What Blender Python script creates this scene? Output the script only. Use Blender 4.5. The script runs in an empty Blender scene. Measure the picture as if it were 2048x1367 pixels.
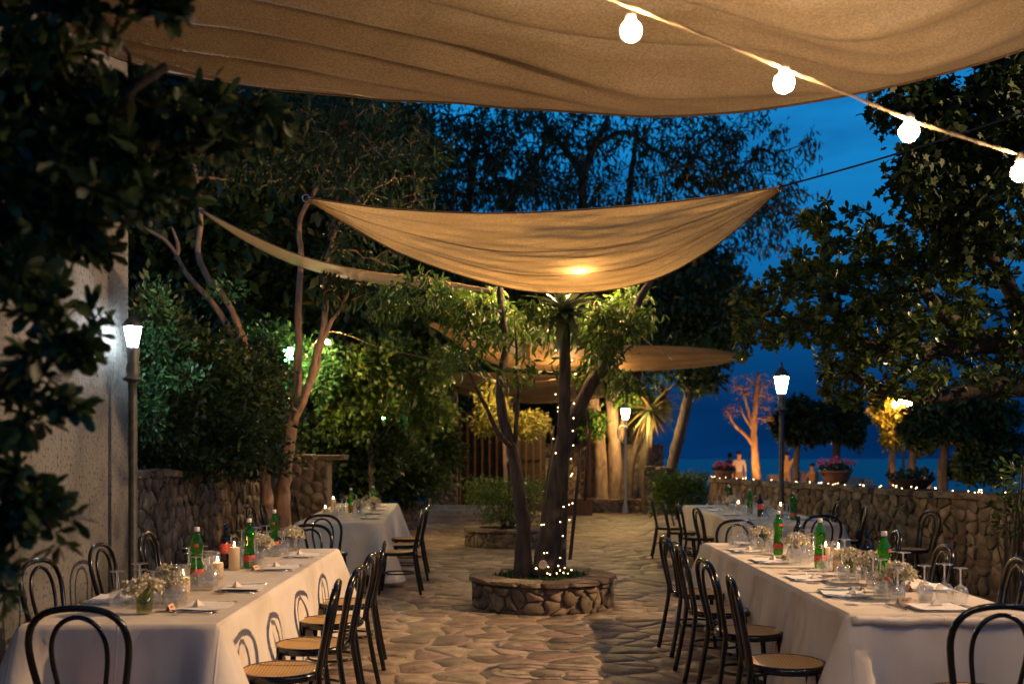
import bpy, math, random
import numpy as np
from mathutils import Vector, Matrix

SC = bpy.context.scene
COL = SC.collection
PI = math.pi

# ------------------------------------------------------------------ camera
F, H, HY = 1991.1, 1.51, 915.0          # 35 mm lens, eye height, horizon row of the photograph
cam_d = bpy.data.cameras.new('camera')
cam = bpy.data.objects.new('camera', cam_d)
COL.objects.link(cam)
cam.location = (0, 0, H)
cam.rotation_euler = (PI / 2, 0, 0)
cam_d.sensor_width = 36
cam_d.lens = 35
cam_d.shift_y = (HY - 683.5) / 2048
cam_d.clip_end = 60000
cam_d.dof.use_dof = True
cam_d.dof.focus_distance = 6.6
cam_d.dof.aperture_fstop = 2.2
SC.camera = cam

# ------------------------------------------------------------------ sky: dusk
W = bpy.data.worlds.new('World')
SC.world = W
W.use_nodes = True
wn = W.node_tree
wn.nodes.clear()
def N(tree, kind, **kw):
    n = tree.nodes.new(kind)
    for k, v in kw.items():
        setattr(n, k, v)
    return n
_tc = N(wn, 'ShaderNodeTexCoord')
_sx = N(wn, 'ShaderNodeSeparateXYZ')
_rp = N(wn, 'ShaderNodeValToRGB')
_el = _rp.color_ramp
SKY = [(0.0, (.0010, .030, .120)), (.05, (.0010, .030, .118)), (.12, (.0018, .065, .215)), (.22, (.006, .175, .470)),
       (.34, (.010, .260, .650)), (.6, (.0026, .06, .17)), (1.0, (.0012, .025, .08))]
while len(_el.elements) < len(SKY):
    _el.elements.new(.5)
for e, (p, c) in zip(_el.elements, SKY):
    e.position = p
    e.color = (*c, 1)
_map = N(wn, 'ShaderNodeMapping')
_map.inputs['Scale'].default_value = (1.6, 1.6, 7)
_no = N(wn, 'ShaderNodeTexNoise')
_no.inputs['Scale'].default_value = 2.2
_no.inputs['Detail'].default_value = 5
_cr = N(wn, 'ShaderNodeValToRGB')
_cr.color_ramp.elements[0].position = .50
_cr.color_ramp.elements[0].color = (1, 1, 1, 1)
_cr.color_ramp.elements[1].position = .72
_cr.color_ramp.elements[1].color = (.5, .42, .52, 1)
_mu = N(wn, 'ShaderNodeMix', data_type='RGBA', blend_type='MULTIPLY')
_mu.inputs[0].default_value = 1
_bg = N(wn, 'ShaderNodeBackground')
_bg.inputs['Strength'].default_value = 1.0
_ou = N(wn, 'ShaderNodeOutputWorld')
L = wn.links.new
L(_tc.outputs['Generated'], _sx.inputs[0])
L(_sx.outputs['Z'], _rp.inputs[0])
L(_tc.outputs['Generated'], _map.inputs[0])
L(_map.outputs[0], _no.inputs['Vector'])
L(_no.outputs['Fac'], _cr.inputs[0])
L(_rp.outputs[0], _mu.inputs[6])
L(_cr.outputs[0], _mu.inputs[7])
L(_mu.outputs[2], _bg.inputs['Color'])
L(_bg.outputs[0], _ou.inputs[0])

vs = SC.view_settings
SC.display_settings.display_device = 'sRGB'
vs.view_transform = 'Standard'
vs.look = 'None'
vs.exposure = 0.0
vs.gamma = 1.0
vs.use_curve_mapping = False
cy = SC.cycles
cy.use_denoising = True
cy.max_bounces = 7
cy.diffuse_bounces = 3
cy.glossy_bounces = 3
cy.transmission_bounces = 5
cy.transparent_max_bounces = 24
cy.sample_clamp_indirect = 2.5
cy.sample_clamp_direct = 0
cy.caustics_reflective = False
cy.caustics_refractive = False

# light levels of the lamps of the place (watts, colours)
WARM = (1.0, .60, .30)
WARM2 = (1.0, .55, .22)
COOL = (.72, .86, 1.0)
FLOOD_W = 6600
BULB_E = 430
LANTERN_COOL_E = 210
LANTERN_WARM_E = 850

# ------------------------------------------------------------------ helpers
def at(x, y, Y):
    """A point Y metres away that the photograph shows at pixel x, y."""
    return Vector(((x - 1024) * Y / F, Y, H + (HY - y) * Y / F))

def tag(o, label=None, cat=None, group=None, kind=None):
    if label: o['label'] = label
    if cat: o['category'] = cat
    if group: o['group'] = group
    if kind: o['kind'] = kind
    return o

def empty(name, loc=(0, 0, 0), rz=0):
    o = bpy.data.objects.new(name, None)
    COL.objects.link(o)
    o.location = loc
    o.rotation_euler = (0, 0, rz)
    o.empty_display_size = .1
    return o

def link(name, me, parent=None, M=None):
    o = bpy.data.objects.new(name, me)
    COL.objects.link(o)
    if parent is not None:
        o.parent = parent
    if M is not None:
        o.matrix_local = M
    return o

def copy_tree(o, parent=None):
    c = o.copy()
    COL.objects.link(c)
    if parent is not None:
        c.parent = parent
    for ch in KIDS.get(o.name, ()):
        copy_tree(ch, c)
    return c
KIDS = {}
def note_kids(o):
    KIDS[o.name] = list(o.children)
    for ch in KIDS[o.name]:
        note_kids(ch)

def smooth_mesh(me, on=True):
    if len(me.polygons):
        me.polygons.foreach_set('use_smooth', np.full(len(me.polygons), on))

def np_mesh(name, V, tris=None, quads=None, mat=None, smooth=False):
    me = bpy.data.meshes.new(name)
    V = np.asarray(V, np.float32)
    nt = 0 if tris is None else len(tris)
    nq = 0 if quads is None else len(quads)
    idx = []
    if nt: idx.append(np.asarray(tris, np.int32).ravel())
    if nq: idx.append(np.asarray(quads, np.int32).ravel())
    idx = np.concatenate(idx)
    me.vertices.add(len(V))
    me.vertices.foreach_set('co', V.ravel())
    me.loops.add(len(idx))
    me.loops.foreach_set('vertex_index', idx)
    me.polygons.add(nt + nq)
    st = np.concatenate([np.arange(nt) * 3, nt * 3 + np.arange(nq) * 4]).astype(np.int32)
    me.polygons.foreach_set('loop_start', st)
    me.update(calc_edges=True)
    if smooth:
        smooth_mesh(me)
    if mat: me.materials.append(mat)
    return me

class MB:
    def __init__(s):
        s.V = []; s.F = []
    def add(s, V, Fc):
        b = len(s.V)
        s.V.extend([tuple(v) for v in V])
        s.F.extend([tuple(i + b for i in f) for f in Fc])
        return s
    def tube(s, pts, r, n=8, closed=False, cap=True, flat=1.0):
        P = [Vector(p) for p in pts]
        m = len(P)
        R = r if hasattr(r, '__len__') else [r] * m
        T = []
        for i in range(m):
            a = P[(i - 1) % m] if (closed or i > 0) else P[i]
            b = P[(i + 1) % m] if (closed or i < m - 1) else P[i]
            t = (b - a)
            T.append(t.normalized() if t.length > 1e-9 else Vector((0, 0, 1)))
        ref = Vector((0, 0, 1)) if abs(T[0].z) < .9 else Vector((1, 0, 0))
        u = T[0].cross(ref).normalized()
        V = []
        for i in range(m):
            u = (u - T[i] * u.dot(T[i]))
            if u.length < 1e-6:
                u = T[i].orthogonal()
            u.normalize()
            w = T[i].cross(u)
            for k in range(n):
                a = 2 * PI * k / n
                V.append(P[i] + u * (math.cos(a) * R[i]) + w * (math.sin(a) * R[i] * flat))
        Fc = []
        for i in range(m if closed else m - 1):
            j = (i + 1) % m
            for k in range(n):
                l = (k + 1) % n
                Fc.append((i * n + k, i * n + l, j * n + l, j * n + k))
        if cap and not closed:
            Fc.append(tuple(range(n - 1, -1, -1)))
            Fc.append(tuple((m - 1) * n + k for k in range(n)))
        return s.add(V, Fc)
    def lathe(s, prof, n=20, c=(0, 0, 0), cap0=False, cap1=False):
        V = []; Fc = []
        for r, z in prof:
            for k in range(n):
                a = 2 * PI * k / n
                V.append((c[0] + r * math.cos(a), c[1] + r * math.sin(a), c[2] + z))
        for i in range(len(prof) - 1):
            for k in range(n):
                l = (k + 1) % n
                Fc.append((i * n + k, i * n + l, (i + 1) * n + l, (i + 1) * n + k))
        if cap0: Fc.append(tuple(range(n - 1, -1, -1)))
        if cap1: Fc.append(tuple((len(prof) - 1) * n + k for k in range(n)))
        return s.add(V, Fc)
    def box(s, c, d, rz=0, M=None):
        x, y, z = d[0] / 2, d[1] / 2, d[2] / 2
        V = [Vector(p) for p in ((-x, -y, -z), (x, -y, -z), (x, y, -z), (-x, y, -z), (-x, -y, z), (x, -y, z), (x, y, z), (-x, y, z))]
        R = M or Matrix.Rotation(rz, 4, 'Z')
        V = [(R @ v) + Vector(c) for v in V]
        return s.add(V, [(3, 2, 1, 0), (4, 5, 6, 7), (0, 1, 5, 4), (1, 2, 6, 5), (2, 3, 7, 6), (3, 0, 4, 7)])
    def mesh(s, name, mat, smooth=True):
        me = bpy.data.meshes.new(name)
        me.from_pydata(s.V, [], s.F)
        if smooth: smooth_mesh(me)
        if mat: me.materials.append(mat)
        return me
    def build(s, name, mat, parent=None, smooth=True):
        return link(name, s.mesh(name, mat, smooth), parent)

def spline(pts, n):
    """Catmull-Rom through pts, n samples."""
    P = np.array([list(p) for p in pts], float)
    if len(P) == 2:
        t = np.linspace(0, 1, n)[:, None]
        return P[0] * (1 - t) + P[1] * t
    E = np.vstack([2 * P[0] - P[1], P, 2 * P[-1] - P[-2]])
    d = np.concatenate([[0], np.cumsum(np.linalg.norm(np.diff(P, axis=0), axis=1))])
    out = []
    for x in np.linspace(0, d[-1], n):
        i = min(max(int(np.searchsorted(d, x, 'right')) - 1, 0), len(P) - 2)
        t = (x - d[i]) / max(d[i + 1] - d[i], 1e-9)
        a, b, c, e = E[i], E[i + 1], E[i + 2], E[i + 3]
        out.append(.5 * ((2 * b) + (c - a) * t + (2 * a - 5 * b + 4 * c - e) * t * t + (3 * b - a - 3 * c + e) * t ** 3))
    return np.array(out)

def unit(v):
    return v / np.maximum(np.linalg.norm(v, axis=-1, keepdims=True), 1e-9)

# ------------------------------------------------------------------ materials
def newmat(name):
    m = bpy.data.materials.new(name)
    m.use_nodes = True
    t = m.node_tree
    t.nodes.clear()
    return m, t, N(t, 'ShaderNodeOutputMaterial')

def pmat(name, c1, c2=None, scale=6., rough=.7, bump=0., bscale=None, metal=0., spec=.5, vary=0., island=False, detail=5, stretch=(1, 1, 1),
         spots=None, coat=0., transl=0., spread=(.35, .65)):
    m, t, o = newmat(name)
    lk = t.links.new
    p = N(t, 'ShaderNodeBsdfPrincipled')
    p.inputs['Roughness'].default_value = rough
    p.inputs['Metallic'].default_value = metal
    p.inputs['Specular IOR Level'].default_value = spec
    p.inputs['Coat Weight'].default_value = coat
    src = None
    tc = N(t, 'ShaderNodeTexCoord')
    mp = N(t, 'ShaderNodeMapping')
    mp.inputs['Scale'].default_value = stretch
    lk(tc.outputs['Object'], mp.inputs[0])
    if vary or island:
        rnd = N(t, 'ShaderNodeNewGeometry') if island else N(t, 'ShaderNodeObjectInfo')
        rout = rnd.outputs['Random Per Island'] if island else rnd.outputs['Random']
        # each piece takes its own patch of the pattern
        off = N(t, 'ShaderNodeMath', operation='MULTIPLY'); off.inputs[1].default_value = 37.
        lk(rout, off.inputs[0]); lk(off.outputs[0], mp.inputs['Location'])
    if c2 is None:
        rgb = N(t, 'ShaderNodeRGB'); rgb.outputs[0].default_value = (*c1, 1); src = rgb.outputs[0]
    else:
        no = N(t, 'ShaderNodeTexNoise'); no.inputs['Scale'].default_value = scale; no.inputs['Detail'].default_value = detail
        lk(mp.outputs[0], no.inputs['Vector'])
        cr = N(t, 'ShaderNodeValToRGB')
        cr.color_ramp.elements[0].color = (*c1, 1); cr.color_ramp.elements[1].color = (*c2, 1)
        cr.color_ramp.elements[0].position, cr.color_ramp.elements[1].position = spread
        lk(no.outputs['Fac'], cr.inputs[0]); src = cr.outputs[0]
    if spots:
        sc_, lo, hi, col = spots
        n2 = N(t, 'ShaderNodeTexNoise'); n2.inputs['Scale'].default_value = sc_; n2.inputs['Detail'].default_value = 6
        lk(mp.outputs[0], n2.inputs['Vector'])
        mr = N(t, 'ShaderNodeMapRange'); mr.inputs[1].default_value = lo; mr.inputs[2].default_value = hi
        lk(n2.outputs['Fac'], mr.inputs[0])
        mx = N(t, 'ShaderNodeMix', data_type='RGBA'); mx.inputs[7].default_value = (*col, 1)
        lk(mr.outputs[0], mx.inputs[0]); lk(src, mx.inputs[6]); src = mx.outputs[2]
    if vary:
        hs = N(t, 'ShaderNodeHueSaturation')
        mr = N(t, 'ShaderNodeMapRange'); mr.inputs[3].default_value = 1 - vary; mr.inputs[4].default_value = 1 + vary
        lk(rout, mr.inputs[0]); lk(mr.outputs[0], hs.inputs['Value']); lk(src, hs.inputs['Color'])
        fr = N(t, 'ShaderNodeMath', operation='FRACT'); m2 = N(t, 'ShaderNodeMath', operation='MULTIPLY'); m2.inputs[1].default_value = 7.31
        lk(rout, m2.inputs[0]); lk(m2.outputs[0], fr.inputs[0])
        mh = N(t, 'ShaderNodeMapRange'); mh.inputs[3].default_value = .5 - .05 * vary; mh.inputs[4].default_value = .5 + .05 * vary
        lk(fr.outputs[0], mh.inputs[0]); lk(mh.outputs[0], hs.inputs['Hue'])
        src = hs.outputs[0]
    lk(src, p.inputs['Base Color'])
    if bump:
        nb = N(t, 'ShaderNodeTexNoise'); nb.inputs['Scale'].default_value = bscale or scale * 3; nb.inputs['Detail'].default_value = 6
        lk(mp.outputs[0], nb.inputs['Vector'])
        bp = N(t, 'ShaderNodeBump'); bp.inputs['Strength'].default_value = bump; bp.inputs['Distance'].default_value = .02
        lk(nb.outputs['Fac'], bp.inputs['Height']); lk(bp.outputs[0], p.inputs['Normal'])
    if transl:
        tr = N(t, 'ShaderNodeBsdfTranslucent'); lk(src, tr.inputs['Color'])
        ms = N(t, 'ShaderNodeMixShader'); ms.inputs[0].default_value = transl
        lk(p.outputs[0], ms.inputs[1]); lk(tr.outputs[0], ms.inputs[2]); lk(ms.outputs[0], o.inputs[0])
    else:
        lk(p.outputs[0], o.inputs[0])
    return m

def leafmat(name, c1, c2, rough=.42, transl=.3, c3=None, spec=.45):
    m, t, o = newmat(name)
    lk = t.links.new
    g = N(t, 'ShaderNodeNewGeometry')
    oi = N(t, 'ShaderNodeObjectInfo')
    ad = N(t, 'ShaderNodeMath', operation='ADD'); fr = N(t, 'ShaderNodeMath', operation='FRACT')
    lk(g.outputs['Random Per Island'], ad.inputs[0]); lk(oi.outputs['Random'], ad.inputs[1]); lk(ad.outputs[0], fr.inputs[0])
    cr = N(t, 'ShaderNodeValToRGB')
    cr.color_ramp.elements[0].color = (*c1, 1); cr.color_ramp.elements[1].color = (*c2, 1)
    if c3:
        e = cr.color_ramp.elements.new(.93); e.color = (*c2, 1)
        cr.color_ramp.elements[2].color = (*c3, 1)
    lk(fr.outputs[0], cr.inputs[0])
    p = N(t, 'ShaderNodeBsdfPrincipled'); p.inputs['Roughness'].default_value = rough; p.inputs['Specular IOR Level'].default_value = spec
    lk(cr.outputs[0], p.inputs['Base Color'])
    tr = N(t, 'ShaderNodeBsdfTranslucent'); lk(cr.outputs[0], tr.inputs['Color'])
    ms = N(t, 'ShaderNodeMixShader'); ms.inputs[0].default_value = transl
    lk(p.outputs[0], ms.inputs[1]); lk(tr.outputs[0], ms.inputs[2]); lk(ms.outputs[0], o.inputs[0])
    return m

def emat(name, col, e):
    m, t, o = newmat(name)
    em = N(t, 'ShaderNodeEmission'); em.inputs[0].default_value = (*col, 1); em.inputs[1].default_value = e
    t.links.new(em.outputs[0], o.inputs[0])
    return m

def thinglass(name, tint=(1, 1, 1), refl=.06, edge=.75, rough=.03, body=0., bodycol=(1, 1, 1)):
    """A thin glass wall: light passes straight on, edges and glancing angles mirror."""
    m, t, o = newmat(name)
    lk = t.links.new
    lw = N(t, 'ShaderNodeLayerWeight'); lw.inputs[0].default_value = .32
    pw = N(t, 'ShaderNodeMath', operation='POWER'); pw.inputs[1].default_value = 2.0; lk(lw.outputs['Facing'], pw.inputs[0])
    mr = N(t, 'ShaderNodeMapRange'); mr.inputs[3].default_value = refl; mr.inputs[4].default_value = edge; lk(pw.outputs[0], mr.inputs[0])
    tr = N(t, 'ShaderNodeBsdfTransparent'); tr.inputs[0].default_value = (*tint, 1)
    gl = N(t, 'ShaderNodeBsdfGlossy'); gl.inputs[0].default_value = (.95, .95, .95, 1); gl.inputs[1].default_value = rough
    base = tr.outputs[0]
    if body:
        tl = N(t, 'ShaderNodeBsdfTranslucent'); tl.inputs[0].default_value = (*bodycol, 1)
        mb = N(t, 'ShaderNodeMixShader'); mb.inputs[0].default_value = body
        lk(tr.outputs[0], mb.inputs[1]); lk(tl.outputs[0], mb.inputs[2]); base = mb.outputs[0]
    ms = N(t, 'ShaderNodeMixShader'); lk(mr.outputs[0], ms.inputs[0]); lk(base, ms.inputs[1]); lk(gl.outputs[0], ms.inputs[2])
    lk(ms.outputs[0], o.inputs[0])
    return m

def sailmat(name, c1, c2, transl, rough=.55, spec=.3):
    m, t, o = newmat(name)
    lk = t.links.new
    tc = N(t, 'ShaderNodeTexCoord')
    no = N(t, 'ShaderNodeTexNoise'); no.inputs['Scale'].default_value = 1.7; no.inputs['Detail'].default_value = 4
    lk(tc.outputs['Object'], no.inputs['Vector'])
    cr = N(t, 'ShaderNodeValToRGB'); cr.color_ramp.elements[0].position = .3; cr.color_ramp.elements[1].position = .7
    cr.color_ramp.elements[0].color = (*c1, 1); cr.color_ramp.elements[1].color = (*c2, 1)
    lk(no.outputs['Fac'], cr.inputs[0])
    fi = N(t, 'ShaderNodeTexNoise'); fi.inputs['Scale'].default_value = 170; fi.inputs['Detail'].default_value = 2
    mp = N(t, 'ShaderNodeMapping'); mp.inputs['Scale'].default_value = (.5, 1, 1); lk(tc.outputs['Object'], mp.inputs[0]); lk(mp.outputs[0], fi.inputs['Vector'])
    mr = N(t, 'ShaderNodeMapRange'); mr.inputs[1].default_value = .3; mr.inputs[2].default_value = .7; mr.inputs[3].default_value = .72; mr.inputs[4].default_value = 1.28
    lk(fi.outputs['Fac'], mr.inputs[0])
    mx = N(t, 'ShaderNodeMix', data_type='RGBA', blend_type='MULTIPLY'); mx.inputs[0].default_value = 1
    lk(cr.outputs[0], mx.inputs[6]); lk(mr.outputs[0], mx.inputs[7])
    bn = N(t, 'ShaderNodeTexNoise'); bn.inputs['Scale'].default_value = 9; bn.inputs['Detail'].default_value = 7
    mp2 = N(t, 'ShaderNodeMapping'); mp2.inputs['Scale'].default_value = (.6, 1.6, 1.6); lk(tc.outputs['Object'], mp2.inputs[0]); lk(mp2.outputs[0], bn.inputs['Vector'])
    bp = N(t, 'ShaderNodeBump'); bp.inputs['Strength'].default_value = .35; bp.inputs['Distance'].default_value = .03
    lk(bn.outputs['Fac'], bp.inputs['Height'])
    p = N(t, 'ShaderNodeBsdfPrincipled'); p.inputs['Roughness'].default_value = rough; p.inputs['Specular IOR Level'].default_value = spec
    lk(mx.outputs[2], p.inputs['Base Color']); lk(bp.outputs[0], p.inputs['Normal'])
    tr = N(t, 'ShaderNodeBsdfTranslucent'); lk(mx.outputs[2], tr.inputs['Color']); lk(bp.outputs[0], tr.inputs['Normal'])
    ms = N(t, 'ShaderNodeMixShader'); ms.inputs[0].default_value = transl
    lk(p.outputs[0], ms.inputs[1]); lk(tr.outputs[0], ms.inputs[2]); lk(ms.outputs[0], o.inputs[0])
    return m

def canemat():
    m, t, o = newmat('woven_cane')
    lk = t.links.new
    tc = N(t, 'ShaderNodeTexCoord'); sx = N(t, 'ShaderNodeSeparateXYZ'); lk(tc.outputs['Object'], sx.inputs[0])
    outs = []
    for ax in ('X', 'Y'):
        mu = N(t, 'ShaderNodeMath', operation='MULTIPLY'); mu.inputs[1].default_value = 2 * PI / .017; lk(sx.outputs[ax], mu.inputs[0])
        si = N(t, 'ShaderNodeMath', operation='COSINE'); lk(mu.outputs[0], si.inputs[0]); outs.append(si.outputs[0])
    mn = N(t, 'ShaderNodeMath', operation='MINIMUM'); lk(outs[0], mn.inputs[0]); lk(outs[1], mn.inputs[1])
    mr = N(t, 'ShaderNodeMapRange'); mr.inputs[1].default_value = .1; mr.inputs[2].default_value = .5; lk(mn.outputs[0], mr.inputs[0])
    mx = N(t, 'ShaderNodeMix', data_type='RGBA'); mx.inputs[6].default_value = (.62, .36, .11, 1); mx.inputs[7].default_value = (.16, .07, .02, 1)
    lk(mr.outputs[0], mx.inputs[0])
    p = N(t, 'ShaderNodeBsdfPrincipled'); p.inputs['Roughness'].default_value = .55; lk(mx.outputs[2], p.inputs['Base Color'])
    bp = N(t, 'ShaderNodeBump'); bp.inputs['Strength'].default_value = .5; bp.inputs['Distance'].default_value = .004; bp.invert = True
    lk(mr.outputs[0], bp.inputs['Height']); lk(bp.outputs[0], p.inputs['Normal'])
    lk(p.outputs[0], o.inputs[0])
    return m

def clothmat():
    """Washed linen: soft wrinkles, pressed fold lines, a few faint stains."""
    m, t, o = newmat('tablecloth_linen')
    lk = t.links.new
    tc = N(t, 'ShaderNodeTexCoord'); sx = N(t, 'ShaderNodeSeparateXYZ'); lk(tc.outputs['Object'], sx.inputs[0])
    def line(ax, step, w):
        a = N(t, 'ShaderNodeMath', operation='PINGPONG'); a.inputs[1].default_value = step / 2; lk(sx.outputs[ax], a.inputs[0])
        b = N(t, 'ShaderNodeMapRange', interpolation_type='SMOOTHSTEP'); b.inputs[1].default_value = 0; b.inputs[2].default_value = w; b.inputs[3].default_value = 1; b.inputs[4].default_value = 0
        lk(a.outputs[0], b.inputs[0]); return b.outputs[0]
    no = N(t, 'ShaderNodeTexNoise'); no.inputs['Scale'].default_value = 6; no.inputs['Detail'].default_value = 6
    mp = N(t, 'ShaderNodeMapping'); mp.inputs['Scale'].default_value = (1, 1, .45); lk(tc.outputs['Object'], mp.inputs[0]); lk(mp.outputs[0], no.inputs['Vector'])
    s1 = N(t, 'ShaderNodeMath', operation='ADD'); lk(line('X', .46, .007), s1.inputs[0]); lk(line('Y', .62, .007), s1.inputs[1])
    s2 = N(t, 'ShaderNodeMath', operation='MULTIPLY_ADD'); s2.inputs[1].default_value = .22; lk(s1.outputs[0], s2.inputs[0]); lk(no.outputs['Fac'], s2.inputs[2])
    bp = N(t, 'ShaderNodeBump'); bp.inputs['Strength'].default_value = .4; bp.inputs['Distance'].default_value = .02; lk(s2.outputs[0], bp.inputs['Height'])
    st = N(t, 'ShaderNodeTexNoise'); st.inputs['Scale'].default_value = 2.3; st.inputs['Detail'].default_value = 3; lk(tc.outputs['Object'], st.inputs['Vector'])
    cr = N(t, 'ShaderNodeValToRGB'); cr.color_ramp.elements[0].position = .40; cr.color_ramp.elements[1].position = .74
    cr.color_ramp.elements[0].color = (.70, .635, .53, 1); cr.color_ramp.elements[1].color = (.56, .47, .36, 1); lk(st.outputs['Fac'], cr.inputs[0])
    p = N(t, 'ShaderNodeBsdfPrincipled'); p.inputs['Roughness'].default_value = .9; p.inputs['Specular IOR Level'].default_value = .12
    lk(cr.outputs[0], p.inputs['Base Color']); lk(bp.outputs[0], p.inputs['Normal']); lk(p.outputs[0], o.inputs[0])
    return m

def stripe_label(name, base, mark):
    """A printed paper label: a coloured band with a lighter line of print across it."""
    m, t, o = newmat(name)
    lk = t.links.new
    tc = N(t, 'ShaderNodeTexCoord'); br = N(t, 'ShaderNodeTexNoise'); br.inputs['Scale'].default_value = 70
    mp = N(t, 'ShaderNodeMapping'); mp.inputs['Scale'].default_value = (1, 1, 2.5); lk(tc.outputs['Object'], mp.inputs[0]); lk(mp.outputs[0], br.inputs['Vector'])
    mr = N(t, 'ShaderNodeMapRange'); mr.inputs[1].default_value = .60; mr.inputs[2].default_value = .66; lk(br.outputs['Fac'], mr.inputs[0])
    mx = N(t, 'ShaderNodeMix', data_type='RGBA'); mx.inputs[6].default_value = (*base, 1); mx.inputs[7].default_value = (*mark, 1); lk(mr.outputs[0], mx.inputs[0])
    p = N(t, 'ShaderNodeBsdfPrincipled'); p.inputs['Roughness'].default_value = .5; lk(mx.outputs[2], p.inputs['Base Color'])
    lk(p.outputs[0], o.inputs[0])
    return m

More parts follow.
